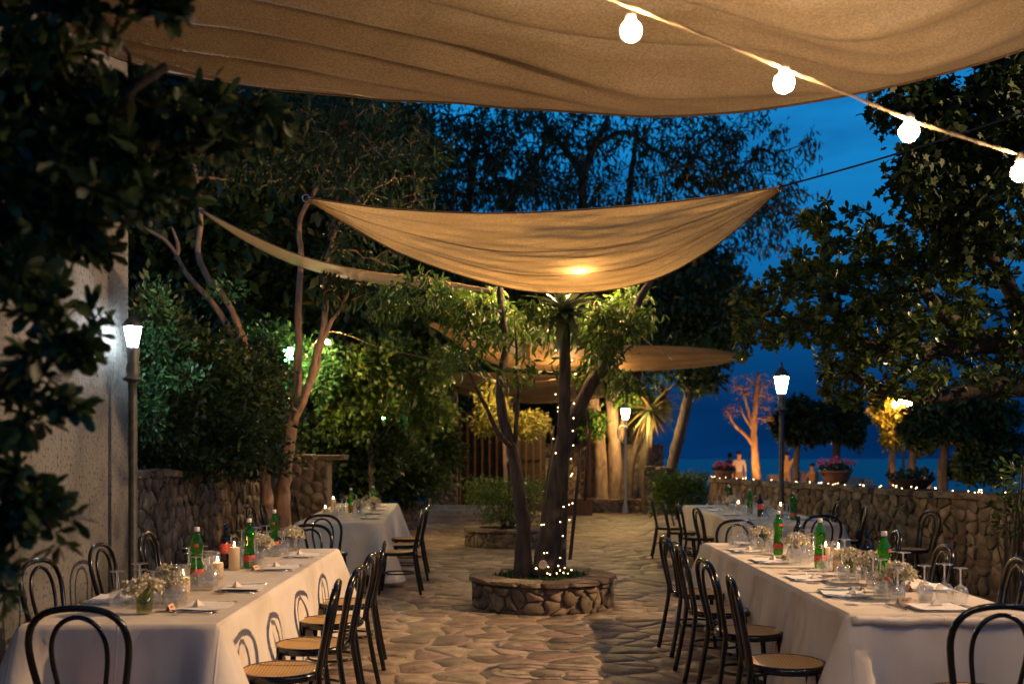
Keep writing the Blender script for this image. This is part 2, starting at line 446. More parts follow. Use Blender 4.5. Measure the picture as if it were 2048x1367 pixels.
M = dict(
    black=pmat('black_lacquer', (.004, .004, .0045), (.009, .008, .0075), 30, rough=.18, spec=.5, bump=.05, bscale=60),
    cane=canemat(),
    cloth=clothmat(),
    napkin=pmat('napkin_cotton', (.78, .74, .68), (.85, .82, .77), 20, rough=.9, spec=.1, bump=.1, bscale=150),
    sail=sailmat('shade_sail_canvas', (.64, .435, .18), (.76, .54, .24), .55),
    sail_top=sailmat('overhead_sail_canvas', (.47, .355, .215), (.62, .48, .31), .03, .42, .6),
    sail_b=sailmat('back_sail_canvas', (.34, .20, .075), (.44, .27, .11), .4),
    hem=pmat('sail_hem', (.16, .10, .05), (.22, .14, .08), 20, rough=.8),
    mortar=pmat('sandy_mortar', (.29, .22, .15), (.43, .335, .235), 6, rough=.95, bump=.3, bscale=60, spots=(2.2, .52, .70, (.20, .15, .10))),
    flag=pmat('flagstone', (.17, .125, .086), (.32, .235, .155), 8, rough=.6, bump=.14, bscale=46, vary=.42, spots=(22, .58, .72, (.10, .075, .055))),
    flag_i=pmat('flagstone_far', (.17, .125, .086), (.32, .235, .155), 8, rough=.6, bump=.14, bscale=46, vary=.42, island=True, spots=(22, .58, .72, (.10, .075, .055))),
    wstone=pmat('wall_stone', (.085, .062, .04), (.25, .185, .115), 5, rough=.9, bump=.35, bscale=22, vary=.38, spots=(16, .55, .7, (.08, .06, .04))),
    wstone_i=pmat('wall_stone_far', (.085, .062, .04), (.25, .185, .115), 5, rough=.9, bump=.35, bscale=22, vary=.38, island=True),
    wmortar=pmat('wall_mortar', (.13, .10, .07), (.22, .17, .12), 12, rough=.95, bump=.6, bscale=40),
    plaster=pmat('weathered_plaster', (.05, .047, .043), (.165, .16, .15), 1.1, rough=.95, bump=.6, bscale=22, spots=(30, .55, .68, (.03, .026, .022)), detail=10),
    earth=pmat('dark_earth', (.03, .024, .017), (.07, .055, .04), 4, rough=1., bump=.6, bscale=20),
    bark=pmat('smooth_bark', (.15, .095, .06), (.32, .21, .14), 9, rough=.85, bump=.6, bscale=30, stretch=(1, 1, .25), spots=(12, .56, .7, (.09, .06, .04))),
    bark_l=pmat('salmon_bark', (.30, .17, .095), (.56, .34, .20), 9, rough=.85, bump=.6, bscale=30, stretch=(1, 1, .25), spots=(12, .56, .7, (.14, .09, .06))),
    bark_k=pmat('blackish_bark', (.018, .014, .011), (.05, .038, .028), 12, rough=.9, bump=.8, bscale=40, stretch=(1, 1, .3)),
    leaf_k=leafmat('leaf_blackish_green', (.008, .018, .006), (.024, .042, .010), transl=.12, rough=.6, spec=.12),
    bark_d=pmat('dark_bark', (.035, .026, .019), (.10, .075, .052), 12, rough=.9, bump=.8, bscale=40, stretch=(1, 1, .3)),
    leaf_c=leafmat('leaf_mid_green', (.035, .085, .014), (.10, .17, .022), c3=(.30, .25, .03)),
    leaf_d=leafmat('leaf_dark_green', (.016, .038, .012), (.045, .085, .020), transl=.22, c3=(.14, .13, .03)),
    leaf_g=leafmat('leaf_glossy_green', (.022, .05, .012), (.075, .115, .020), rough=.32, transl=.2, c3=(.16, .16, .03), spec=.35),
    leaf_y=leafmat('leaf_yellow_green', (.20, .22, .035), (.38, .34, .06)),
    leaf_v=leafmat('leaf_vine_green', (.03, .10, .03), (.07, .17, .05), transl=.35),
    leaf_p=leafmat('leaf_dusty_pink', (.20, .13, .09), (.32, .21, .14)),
    leaf_s=leafmat('strap_leaf', (.10, .14, .06), (.24, .28, .15), rough=.35, transl=.2),
    leaf_dry=leafmat('dry_strap_leaf', (.20, .13, .055), (.34, .23, .10), rough=.7),
    grass=leafmat('short_grass', (.02, .06, .012), (.06, .12, .02)),
    pink=leafmat('pink_petals', (.55, .06, .14), (.75, .18, .28)),
    bloom=leafmat('dried_white_blossom', (.50, .44, .25), (.78, .72, .55), rough=.8, transl=.2),
    sprig=pmat('flower_sprig', (.07, .10, .03), (.14, .16, .06), 40, rough=.8),
    glass=thinglass('clear_glass', (.95, .96, .96), .14, 1.0, rough=.03, body=.12, bodycol=(.9, .9, .9)),
    glass_s=thinglass('clear_glass_stem', (.9, .92, .92), .2, 1.0, rough=.06, body=.42, bodycol=(.9, .9, .9)),
    vaseg=thinglass('greenish_vase_glass', (.75, .80, .55), .06, .7, body=.15, bodycol=(.5, .5, .25)),
    green=thinglass('green_bottle_glass', (.20, .56, .06), .05, .75, body=.20, bodycol=(.18, .50, .02)),
    wine=pmat('dark_wine_glass', (.006, .005, .004), rough=.06, spec=.6, coat=.3),
    cap=pmat('white_bottle_cap', (.75, .72, .70), rough=.4),
    red=stripe_label('red_paper_label', (.62, .05, .035), (.78, .45, .36)),
    redband=pmat('red_neck_emblem', (.60, .07, .04), rough=.5),
    wax=pmat('candle_wax', (.80, .66, .46), (.86, .74, .55), 8, rough=.5, transl=.5),
    flame=emat('candle_flame', (1.0, .55, .20), 160),
    wick=pmat('wick', (.02, .015, .01), rough=.9),
    steel=pmat('cutlery_steel', (.58, .56, .54), rough=.20, metal=1.),
    card=pmat('kraft_card', (.62, .40, .24), (.70, .47, .30), 20, rough=.8),
    ink=pmat('card_ink', (.30, .08, .03), rough=.8),
    cardw=pmat('cream_card', (.74, .66, .54), rough=.8),
    iron=pmat('lamp_iron', (.020, .024, .022), (.05, .05, .045), 20, rough=.5, bump=.15, bscale=60),
    iron_w=pmat('pale_lamp_iron', (.38, .36, .30), (.5, .47, .4), 20, rough=.5),
    bulb_s=emat('bulb_strong', (1.0, .60, .26), 2500),
    bulb_h=emat('bulb_hot', (1.0, .66, .36), 240),
    bulb=emat('bulb_warm', (1.0, .66, .36), BULB_E),
    lan_c=emat('lantern_cool', (.74, .90, 1.0), LANTERN_COOL_E),
    lan_c2=emat('lantern_cool_green', (.72, 1.0, .88), 60),
    lan_w=emat('lantern_warm', (1.0, .66, .24), LANTERN_WARM_E),
    lan_g=emat('lantern_green', (.16, 1.0, .30), 120),
    lan_o=emat('lantern_amber', (1.0, .42, .10), 300),
    fairy=emat('fairy_bulb', (1.0, .66, .32), 12),
    socket=pmat('bulb_socket', (.62, .52, .40), rough=.5),
    cable=pmat('twisted_cable', (.34, .24, .13), (.48, .35, .2), 60, rough=.7),
    wire=pmat('dark_wire', (.02, .02, .02), rough=.7),
    terra=pmat('terracotta', (.30, .11, .055), (.42, .17, .09), 10, rough=.85, bump=.2),
    wood=pmat('weathered_wood', (.10, .042, .018), (.20, .09, .038), 5, rough=.75, bump=.4, bscale=40, stretch=(6, 6, .5), vary=.2),
    wood_d=pmat('dark_wood', (.035, .022, .014), (.07, .045, .03), 6, rough=.8),
    stone_s=pmat('pale_step_stone', (.30, .27, .23), (.46, .42, .36), 6, rough=.9, bump=.4, bscale=25),
    sea=pmat('sea_water', (.002, .008, .018), rough=.28, bump=.25, bscale=.05),
    skin=pmat('skin', (.52, .30, .20), rough=.55),
    hair=pmat('hair_dark', (.02, .014, .01), rough=.6),
)
# ------------------------------------------------------------------ ground and sea
def sheet(name, x0, x1, y0, y1, z, mat, kind='structure'):
    me = np_mesh(name, [(x0, y0, z), (x1, y0, z), (x1, y1, z), (x0, y1, z)], quads=[(0, 1, 2, 3)], mat=mat)
    o = link(name, me)
    tag(o, kind=kind)
    return o
sea = sheet('sea', -30000, 30000, 60, 40000, -46, M['sea'])
g_ = MB(); g_.box((0, 14, -.55), (90, 60, 1.0))
ground = g_.build('ground', M['earth'], smooth=False); tag(ground, kind='structure')
t_ = MB(); t_.box((17, 28, -.16), (25.4, 27, .3))
terrace = t_.build('terrace_pavement', M['stone_s'], smooth=False); tag(terrace, kind='structure')
terrace.location.z = -.02

# crazy paving: mortar bed with every stone cut as a cell of its own
pav_me = np_mesh('courtyard_pavement', [(-3.9, 2.6, .0), (5.0, 2.6, .0), (4.6, 28.2, .0), (-3.9, 28.2, .0)], quads=[(0, 1, 2, 3)], mat=M['mortar'])
pavement = link('courtyard_pavement', pav_me); tag(pavement, kind='structure')
rg = np.random.default_rng(11)
def cells(x0, x1, y0, y1, sx, sy, bound=False):
    pts = []
    for j in range(int((y1 - y0) / sy) + 1):
        for i in range(int((x1 - x0) / sx) + 1):
            pts.append((x0 + (i + .5 * (j % 2) + rg.uniform(-.42, .42)) * sx, y0 + (j + rg.uniform(-.48, .48)) * sy))
    P = np.array(pts)
    P = P[rg.random(len(P)) > .18]
    out = []
    for k, p in enumerate(P):
        d = np.hypot(*(P - p).T)
        nb = np.argsort(d)[1:18]
        poly = [p + np.array(q) for q in ((-1, -1), (1, -1), (1, 1), (-1, 1))]
        for q in P[nb]:
            m, n = (p + q) / 2, q - p
            new = []
            for a, b in zip(poly, poly[1:] + poly[:1]):
                da, db = (a - m) @ n, (b - m) @ n
                if da <= 0: new.append(a)
                if da * db < 0: new.append(a + (b - a) * (da / (da - db)))
            poly = new
            if len(poly) < 3: break
        if bound and len(poly) >= 3:
            for n, m in (((1, 0), (x1, 0)), ((-1, 0), (x0, 0)), ((0, 1), (0, y1)), ((0, -1), (0, y0))):
                n, m = np.array(n, float), np.array(m, float); new = []
                for a, b in zip(poly, poly[1:] + poly[:1]):
                    da, db = (a - m) @ n, (b - m) @ n
                    if da <= 0: new.append(a)
                    if da * db < 0: new.append(a + (b - a) * (da / (da - db)))
                poly = new
                if len(poly) < 3: break
        if len(poly) >= 3:
            Q = np.array(poly)
            if bound: p = Q.mean(0)
            if np.ptp(Q[:, 0]) > .05 and np.ptp(Q[:, 1]) > .04: out.append((p, Q))
    return out
def stone_prism(poly, c, gap, top, tilt):
    """Rounded, uneven slab from a cell outline, in coordinates about c."""
    Q = poly - c
    ring = []
    n = len(Q)
    for a, b in zip(Q, np.roll(Q, -1, axis=0)):
        L_ = np.linalg.norm(b - a)
        if L_ < .03: continue
        for t in ((.12, .5, .88) if L_ > .16 else (.3, .7)):
            ring.append(a + (b - a) * t)
    R = np.array(ring)
    if len(R) < 4: return None
    ln = np.linalg.norm(R, axis=1, keepdims=True)
    R = R * np.maximum(ln - gap - rg.uniform(-.008, .012, ln.shape), .03) / ln
    k = len(R)
    inn = R * .975
    def zz(q): return top + q[:, 0] * tilt[0] + q[:, 1] * tilt[1]
    V = np.vstack([np.c_[R, np.full(k, -.03)], np.c_[R * 1.0, zz(R) - .004], np.c_[inn, zz(inn) + rg.uniform(-.0015, .0015, k)], [[0, 0, top + .001]]])
    Q4 = []; T3 = []
    for i in range(k):
        j = (i + 1) % k
        Q4 += [(i, j, k + j, k + i), (k + i, k + j, 2 * k + j, 2 * k + i)]
        T3.append((2 * k + i, 2 * k + j, 3 * k))
    return V, T3, Q4
CELLS = []
for p, poly in cells(-3.7, 4.8, 3.0, 12.0, .34, .21) + cells(-3.7, 4.5, 12.05, 28.0, .44, .32):
    CELLS.append((p, poly))
score = []
for p, poly in CELLS:
    X, Y = p
    px = 1024 + F * X / Y; py = HY + F * H / Y
    vis = (-40 < px < 2090) and py < 1430 and not (X < -1.25 and Y < 8.6) and not (X > 1.75 and Y < 9.2)
    score.append(1.0 / Y ** 2 if vis else 1e-4 / Y)
order = np.argsort(score)[::-1]
far_V, far_T, far_Q, base = [], [], [], 0
made = 0
for rank, k in enumerate(order):
    p, poly = CELLS[k]
    r = stone_prism(poly, p, rg.uniform(.006, .020), rg.uniform(.003, .007), rg.uniform(-.004, .004, 2))
    if r is None: continue
    V, T3, Q4 = r
    if made < 300:
        made += 1
        me = np_mesh('paving_stone', V, T3, Q4, M['flag'])
        o = link('paving_stone', me, pavement); o.location = (p[0], p[1], 0)
    else:
        far_V.append(V + np.array([p[0], p[1], 0])); far_T += [(a + base, b + base, c + base) for a, b, c in T3]
        far_Q += [tuple(i + base for i in q) for q in Q4]; base += len(V)
o = link('distant_paving_stones', np_mesh('distant_paving_stones', np.vstack(far_V), far_T, far_Q, M['flag_i']), pavement)
o['kind'] = 'stuff'

# ------------------------------------------------------------------ rubble walls
import bmesh
POOL = []
for i in range(9):
    bm = bmesh.new()
    bmesh.ops.create_cube(bm, size=1)
    bmesh.ops.bevel(bm, geom=list(bm.edges), offset=.13, segments=1, affect='EDGES', profile=.6)
    for v in bm.verts:
        v.co += Vector(rg.uniform(-.06, .06, 3))
    me = bpy.data.meshes.new('rubble_stone'); bm.to_mesh(me); bm.free()
    me.materials.append(M['wstone'])
    V = np.array([v.co[:] for v in me.vertices]); Fc = [tuple(p.vertices) for p in me.polygons]
    POOL.append((me, V, Fc))

def stones_on(parent, mats, limit=300, name='stone', joined='small_stones'):
    """mats: list of 4x4 world matrices of unit stones; the ones that show largest become parts."""
    sc = []
    for m in mats:
        t = m.translation
        s = m.to_scale()
        d = max((t - Vector((0, 0, H))).length, 1)
        sc.append(s.x * s.z / d ** 2)
    order = sorted(range(len(mats)), key=lambda i: -sc[i])
    b = MB()
    for r, i in enumerate(order):
        me, V, Fc = POOL[i % len(POOL)]
        if r < limit:
            link(name, me, parent, mats[i])
        else:
            b.add([mats[i] @ Vector(v) for v in V], Fc)
    if b.V:
        o = b.build(joined, M['wstone_i'], parent, smooth=False)
        o['kind'] = 'stuff'

def rubble_face(parent, Ln, h, size, place, limit, wrap=False):
    """Uneven stones fitted over a wall face; those that show largest are parts, the rest one part."""
    lst = []
    for p, poly in cells(0, Ln, 0, h, size[0], size[1], True):
        r = stone_prism(poly, p, rg.uniform(.006, .020), rg.uniform(.012, .045), rg.uniform(-.06, .06, 2))
        if r is None: continue
        V, T3, Q4 = r
        W_ = [place((v[0] + p[0], v[1] + p[1], v[2])) for v in V]
        c = W_[-1]
        lst.append((np.ptp(poly[:, 0]) * np.ptp(poly[:, 1]) / max((c - Vector((0, 0, H))).length, 1) ** 2, W_, T3, Q4))
    lst.sort(key=lambda t: -t[0])
    b = MB()
    for i, (_, W_, T3, Q4) in enumerate(lst):
        if i < limit:
            link('stone', np_mesh('stone', [tuple(w) for w in W_], T3, Q4, M['wstone']), parent)
        else:
            b.add(W_, list(T3) + list(Q4))
    if b.V:
        o = b.build('small_stones', M['wstone_i'], parent, smooth=False); o['kind'] = 'stuff'

def rubble_wall(name, label, p0, p1, h, thick, face, seed, limit=300, sw=(.20, .125), cope=True, cat='wall'):
    """Straight rubble wall from p0 to p1; face = +1/-1: which side carries the stones."""
    r = random.Random(seed)
    p0 = Vector((*p0, 0)); p1 = Vector((*p1, 0))
    d = p1 - p0; Ln = d.length; ang = math.atan2(d.y, d.x); d.normalize()
    n = Vector((-d.y, d.x, 0)) * face
    core = MB()
    core.box((p0 + p1) / 2 - n * (thick / 2) + Vector((0, 0, h / 2 - .03)), (Ln, thick, h - .04), ang)
    root = core.build(name, M['wmortar'], smooth=False)
    tag(root, label, cat)
    def place(q):      # wall coordinates (along, up, out) to the world
        return p0 + d * q[0] + n * (q[2] - .006) + Vector((0, 0, q[1]))
    rubble_face(root, Ln, h - .05, sw, place, limit)
    mats = []
    if cope:
        s = 0
        while s < Ln:
            w = r.uniform(.28, .5)
            c = p0 + d * (s + w / 2) - n * (thick / 2 - .02) + Vector((0, 0, h - .025 + r.uniform(-.008, .012)))
            mats.append(Matrix.Translation(c) @ Matrix.Rotation(ang + r.uniform(-.04, .04), 4, 'Z') @ Matrix.Diagonal((w, thick + .06, .09, 1)))
            s += w + .015
    stones_on(root, mats, 60, 'coping_stone')
    return root

rubble_wall('stone_wall', 'rough stone garden wall with fairy lights along its top behind the right tables', (6.05, 4.6), (3.83, 19.3), 1.10, .36, 1, 3, 300)
rubble_wall('retaining_wall', 'dark rubble retaining wall under the hedge behind the left tables', (-3.74, 9.42), (-3.95, 15.6), 1.36, .3, -1, 5, 240)
rubble_wall('low_bench_wall', 'low rubble bench wall at the foot of the lit tree trunks', (2.18, 27.3), (3.5, 27.3), .36, .4, -1, 6, 60)
rubble_wall('garden_bed_wall', 'low dark rubble wall of the shrub bed behind the far left table', (-4.1, 19.4), (-1.95, 21.0), .55, .3, -1, 7, 80)
rubble_wall('stone_pillar', 'pale stone pillar lit by the warm lantern at the courtyard end', (3.52, 26.6), (4.1, 26.6), 1.26, .5, -1, 8, 60, sw=(.2, .16))
rubble_wall('brick_pier', 'stone pier glowing orange behind the left tree trunks', (-3.55, 15.9), (-2.95, 15.9), 1.55, .4, -1, 9, 60, sw=(.24, .10))
rubble_wall('gate_wall', 'dark stone wall beside the slatted gate', (-2.35, 27.6), (-1.52, 27.6), 4.2, .5, -1, 10, 200, cat='wall')
rubble_wall('end_wall', 'dark stone wall closing the courtyard behind the trees', (.95, 28.9), (4.6, 30.2), 1.9, .4, -1, 12, 100)

# plaster building at the left
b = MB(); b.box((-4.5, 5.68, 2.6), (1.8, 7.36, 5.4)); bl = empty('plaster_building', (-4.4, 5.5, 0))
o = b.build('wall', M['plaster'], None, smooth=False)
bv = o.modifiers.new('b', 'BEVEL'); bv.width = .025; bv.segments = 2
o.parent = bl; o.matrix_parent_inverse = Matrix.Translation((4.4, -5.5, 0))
b = MB(); b.box((0, 0, 5.38), (2.1, 7.4, .16)); b.build('roof', M['terra'], bl, smooth=False)
tag(bl, 'weathered grey plaster building corner behind the lamp and the left tables', 'building')

# gate with dark upright slats
gt = empty('slatted_gate', (-.3, 27.9, 0)); tag(gt, 'tall dark gate with upright reddish wooden slats under the sail', 'gate')
b = MB(); b.box((0, .35, 1.4), (2.5, .05, 2.8)); b.build('backing_board', M['wood_d'], gt, smooth=False)
for k in range(12):
    b = MB(); b.box((-1.15 + k * .205, 0, 1.38), (.055, .05, 2.75)); b.build('slat', M['wood'], gt, smooth=False)
for z in (.25, 1.42, 2.6):
    b = MB(); b.box((0, .06, z), (2.5, .04, .09)); b.build('rail', M['wood_d'], gt, smooth=False)
jb = MB(); jb.box((-1.36, -.05, 1.6), (.13, .3, 3.2)); jb.build('jamb', M['stone_s'], gt, smooth=False)
st = MB(); st.box((0, 0, .06), (2.2, .5, .12)); st.box((.1, .2, .17), (1.9, .35, .1)); o = st.build('stone_step', M['stone_s'], smooth=False); o.location = (-1.35, 26.9, 0)
tag(o, 'pale stone step in front of the slatted gate', 'step')

# trellis with planter box
tr = empty('trellis', (1.55, 26.2, 0)); tag(tr, 'brown wooden trellis standing in a planter box beside the bench wall', 'trellis')
b = MB(); b.box((0, 0, .22), (1.1, .4, .44)); b.build('planter_box', M['wood'], tr, smooth=False)
for x in (-.5, .5):
    b = MB(); b.box((x, 0, 1.25), (.07, .07, 2.1)); b.build('post', M['wood'], tr, smooth=False)
for k in range(9):
    b = MB()
    x0 = -.9 + k * .2
    b.tube([(max(x0, -.48), .03, .5 + max(0, (-.48 - x0))), (min(x0 + 1.3, .48), .03, .5 + min(x0 + 1.3, .48) - x0)], .012, 4); b.build('lath', M['wood'], tr)
    b = MB(); x1 = .9 - k * .2
    b.tube([(min(x1, .48), .0, .5 + max(0, x1 - .48)), (max(x1 - 1.3, -.48), .0, .5 + x1 - max(x1 - 1.3, -.48))], .012, 4); b.build('lath', M['wood'], tr)

# ------------------------------------------------------------------ round planters
def planter(name, label, c, R, h, seed):
    r = random.Random(seed)
    root = empty(name, (c[0], c[1], 0)); tag(root, label, 'planter', 'round stone planters')
    b = MB(); b.lathe([(R - .055, -.02), (R - .06, h - .03), (R - .26, h - .03), (R - .26, h - .14)], 40); b.build('mortar_core', M['wmortar'], root)
    b = MB(); b.lathe([(R - .25, h - .10), (R * .5, h - .04), (.001, h)], 30); b.build('soil', M['earth'], root)
    def place(q):
        a = q[0] / R; rr = R - .05 + q[2]
        return Vector((rr * math.cos(a), rr * math.sin(a), q[1]))
    rubble_face(root, 2 * PI * R, h - .05, (.19, .085), place, 160)
    mats = []
    a = 0
    while a < 2 * PI:
        w = r.uniform(.2, .36); rr = R - .135; aa = a + w / 2 / R
        mats.append(Matrix.Translation((c[0] + rr * math.cos(aa), c[1] + rr * math.sin(aa), h - .015 + r.uniform(-.008, .008))) @ Matrix.Rotation(aa + PI / 2, 4, 'Z')
                    @ Matrix.Diagonal((w * .97, .29, .05, 1)))
        a += (w + .01) / R
    off = Matrix.Translation((-c[0], -c[1], 0))
    sc = mats
    b0 = len(COL.objects)
    stones_on(root, [off @ m for m in mats], 200)
    return root
PL1 = (.31, 10.22); PL2 = (-.10, 17.1)
pl1 = planter('stone_planter', 'round stone planter ringing the fairy-lit tree in mid courtyard', PL1, .74, .31, 21)
pl2 = planter('stone_planter', 'smaller-looking round stone planter with a clipped bush behind the fairy-lit tree', PL2, .72, .31, 22)

# ------------------------------------------------------------------ shade sails
def sail(name, label, near, far, nu, nv, mat, belly=0., fold=None, hem=.012, seams=()):
    A = spline(near, nu); B = spline(far, nu)
    u = np.linspace(0, 1, nu)[:, None, None]; v = np.linspace(0, 1, nv)[None, :, None]
    P = A[:, None, :] * (1 - v) + B[:, None, :] * v
    P[:, :, 2] -= (belly * 4 * v * (1 - v) * np.sin(PI * u))[:, :, 0]
    if fold: P = fold(P, u, v)
    V = P.reshape(-1, 3)
    idx = np.arange(nu * nv).reshape(nu, nv)
    Q = np.stack([idx[:-1, :-1], idx[1:, :-1], idx[1:, 1:], idx[:-1, 1:]], -1).reshape(-1, 4)
    root = empty(name, V.mean(0))
    off = -V.mean(0)
    o = link('canvas', np_mesh('canvas', V + off, quads=Q, mat=mat, smooth=True), root)
    if hem:
        for e in (P[:, 0], P[:, -1]):
            b = MB(); b.tube([tuple(q) for q in (e + off)], hem, 5, flat=.6); b.build('hem', M['hem'], root)
    for s_ in seams:
        j = int(s_ * (nv - 1))
        b = MB(); b.tube([tuple(q) for q in (P[:, j] + off - np.array([0, 0, .002]))], .006, 4, flat=.5); b.build('seam', mat, root)
    for e in (P[0, 0], P[-1, 0]):          # steel corner rings
        b = MB(); b.tube([(e[0] + off[0] + .03 * math.cos(a), e[1] + off[1], e[2] + off[2] + .03 * math.sin(a)) for a in np.linspace(0, 2 * PI, 14, endpoint=False)], .006, 6, closed=True); b.build('corner_ring', M['steel'], root)
    tag(root, label, 'shade sail')
    return root, P

def nz(seed, *shape):
    return np.random.default_rng(seed).normal(size=shape)
def fold_top(P, u, v):
    X = P[:, :, 0]; d = v[:, :, 0] * 4.2 + 0 * X
    ph = (d + .50 * X - .05 * X ** 2)
    amp = 1.7 * np.clip((2.4 - X) / 2.2, .2, 1) * np.clip((X + 3.0) / 1.0, .25, 1)
    rid = lambda q: 1 - 2 * np.sqrt(np.sin(q) ** 2 + .035)      # sharp hanging ridges, slack between
    w = rid(PI * ph / .40 + .5 * np.sin(1.3 * X)) + .28 * rid(PI * ph / .19 + 1.2 * np.sin(.9 * X + 1))
    w2 = np.sin(2 * PI * (d * .8 + .9 * X) / 1.1)
    fade = np.clip(d / .45, .04, 1)
    P[:, :, 2] += fade * (-.075 * amp * w + .08 * w2 * np.clip((X + .2) / 1.5, 0, 1))
    return P
near = [at(130, 40, 6.0), at(258, 126, 5.9), at(600, 184, 5.6), at(1000, 214, 5.3), at(1250, 231, 5.1), at(1500, 222, 4.9), at(1750, 180, 4.7), at(2048, 98, 4.5), at(2300, 0, 4.3)]
far_ = [(-3.3, 5.2, 4.45), (-2.9, 3.6, 4.0), (-1.8, 2.2, 3.75), (-.6, 1.4, 3.6), (.6, 1.0, 3.55), (1.6, .9, 3.6), (2.6, 1.1, 3.75), (3.2, 1.6, 3.9), (3.6, 2.2, 4.0)]
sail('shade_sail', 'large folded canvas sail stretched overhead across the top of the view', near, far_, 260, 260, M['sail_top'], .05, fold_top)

def fold_mid(P, u, v):
    uu = u[:, :, 0]; vv = v[:, :, 0]
    X = P[:, :, 0]
    w = np.sin(26 * vv + 5 * uu + 1.5 * np.sin(7 * uu)) * .008 + np.sin(60 * vv - 16 * uu + 2 * np.sin(5 * uu)) * .0035 + np.sin(95 * vv + 22 * uu) * .0015
    w = w * np.clip(vv / .08, 0, 1) * np.clip((1 - vv) / .08, 0, 1)
    P[:, :, 2] += w
    return P
near = [at(612, 396, 8.4), at(800, 419, 8.2), at(1024, 426, 8.0), at(1300, 408, 7.8), at(1562, 374, 7.7)]
far_ = [at(612, 398, 8.4), at(800, 505, 9.2), at(1000, 572, 9.5), at(1150, 586, 9.55), at(1300, 561, 9.4), at(1430, 492, 8.8), at(1562, 377, 7.7)]
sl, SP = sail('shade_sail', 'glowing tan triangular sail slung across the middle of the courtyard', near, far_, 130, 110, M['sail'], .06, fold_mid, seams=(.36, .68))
near = [at(402, 418, 12.2), at(500, 468, 11.6), at(600, 510, 11.2), at(720, 540, 11.1), at(850, 556, 11.4), at(990, 580, 12.)]
far_ = [at(402, 424, 12.2), at(500, 487, 13.2), at(600, 533, 13.6), at(720, 562, 13.6), at(850, 578, 13.2), at(990, 584, 12.)]
sail('shade_sail', 'narrow sail seen edge-on running down from the left tree trunks', near, far_, 50, 14, M['sail'], .0, None, seams=())
near = [at(850, 640, 19.5), at(1000, 676, 19.), at(1200, 688, 18.7), at(1350, 692, 18.6), at(1440, 700, 18.6), at(1490, 711, 18.9)]
far_ = [at(860, 650, 20.), at(1000, 730, 21.5), at(1200, 742, 22.), at(1350, 738, 21.2), at(1440, 728, 20.), at(1490, 712, 18.9)]
def fold_back(P, u, v):
    uu = u[:, :, 0]; vv = v[:, :, 0]
    P[:, :, 2] += .03 * np.sin(22 * vv + 9 * uu) * np.clip(vv / .1, 0, 1) * np.clip((1 - vv) / .1, 0, 1)
    return P
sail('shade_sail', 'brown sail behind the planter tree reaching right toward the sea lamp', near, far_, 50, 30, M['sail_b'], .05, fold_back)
near = [at(885, 745, 23.), at(980, 745, 22.5), at(1100, 750, 22.3), at(1200, 757, 22.5), at(1275, 770, 23.)]
far_ = [at(885, 752, 23.), at(930, 790, 25.), at(1060, 806, 26.), at(1190, 797, 26.), at(1275, 774, 24.)]
sail('shade_sail', 'lowest brown sail hanging in front of the slatted gate', near, far_, 50, 24, M['sail_b'], .05, fold_back)
near = [at(845, 600, 16.), at(905, 628, 16.), at(980, 665, 16.2), at(1060, 690, 16.5)]
far_ = [at(846, 602, 16.), at(905, 640, 17.2), at(980, 690, 17.6), at(1060, 720, 17.)]
sail('shade_sail', 'thin sloping strip of sail seen through the planter tree leaves', near, far_, 30, 10, M['sail_b'])

def rope(name, pts, r, mat, label, cat='rope', n=40, sides=5):
    b = MB(); b.tube([tuple(p) for p in spline(pts, n)], r, sides)
    o = b.build(name, mat); tag(o, label, cat)
    return o
rope('sail_rope', [at(1558, 375, 7.7), at(1760, 318, 7.3), at(1990, 245, 6.9), at(2120, 200, 6.7)], .008, M['wire'], 'dark rope pulling the tan sail up toward the trees on the right')
rope('sail_rope', [at(2048, 98, 4.5), at(2300, 0, 4.3), at(2600, -110, 4.2)], .008, M['wire'], 'rope tying off the corner of the overhead sail')
rope('sail_rope', [at(1185, 586, 9.5), at(1240, 628, 9.8), at(1296, 684, 10.3), at(1345, 720, 10.8)], .007, M['cable'], 'pale rope running down from the tan sail edge beside the palm')
rope('sail_rope', [at(280, 455, 12.6), at(402, 420, 12.2)], .006, M['wire'], 'thin rope between the left tree trunk and the narrow sail')

# ------------------------------------------------------------------ lamps
def floodlight():
    """Warm floodlight on a tall post at the right, outside the picture; its light throws the chair shadows onto the left cloth."""
    root = empty('floodlight_post', (9.0, 5.8, 0)); tag(root, 'warm floodlight on a tall post beyond the stone wall', 'floodlight')
    b = MB(); b.tube([(0, 0, 0), (0, 0, 6.05)], .05, 10); b.build('post', M['iron'], root)
    b = MB(); b.box((-.12, -.05, 6.0), (.10, .34, .24)); b.build('housing', M['iron'], root, smooth=False)
    b = MB(); b.box((-.178, -.05, 6.0), (.008, .30, .20)); b.build('lens', emat('flood_lens', (1, .7, .4), 30), root, smooth=False)
    ld = bpy.data.lights.new('floodlight', 'SPOT'); ld.energy = FLOOD_W; ld.color = (1.0, .62, .33); ld.spot_size = math.radians(66); ld.spot_blend = 1.0; ld.shadow_soft_size = .07
    lo = bpy.data.objects.new('lamp', ld); COL.objects.link(lo); lo.parent = root
    lo.location = (-.27, -.05, 6.0)
    dirv = Vector((-3.2, 8.0, 1.1)) - Vector((8.7, 5.75, 6.0))
    lo.rotation_euler = dirv.to_track_quat('-Z', 'Y').to_euler()
floodlight()

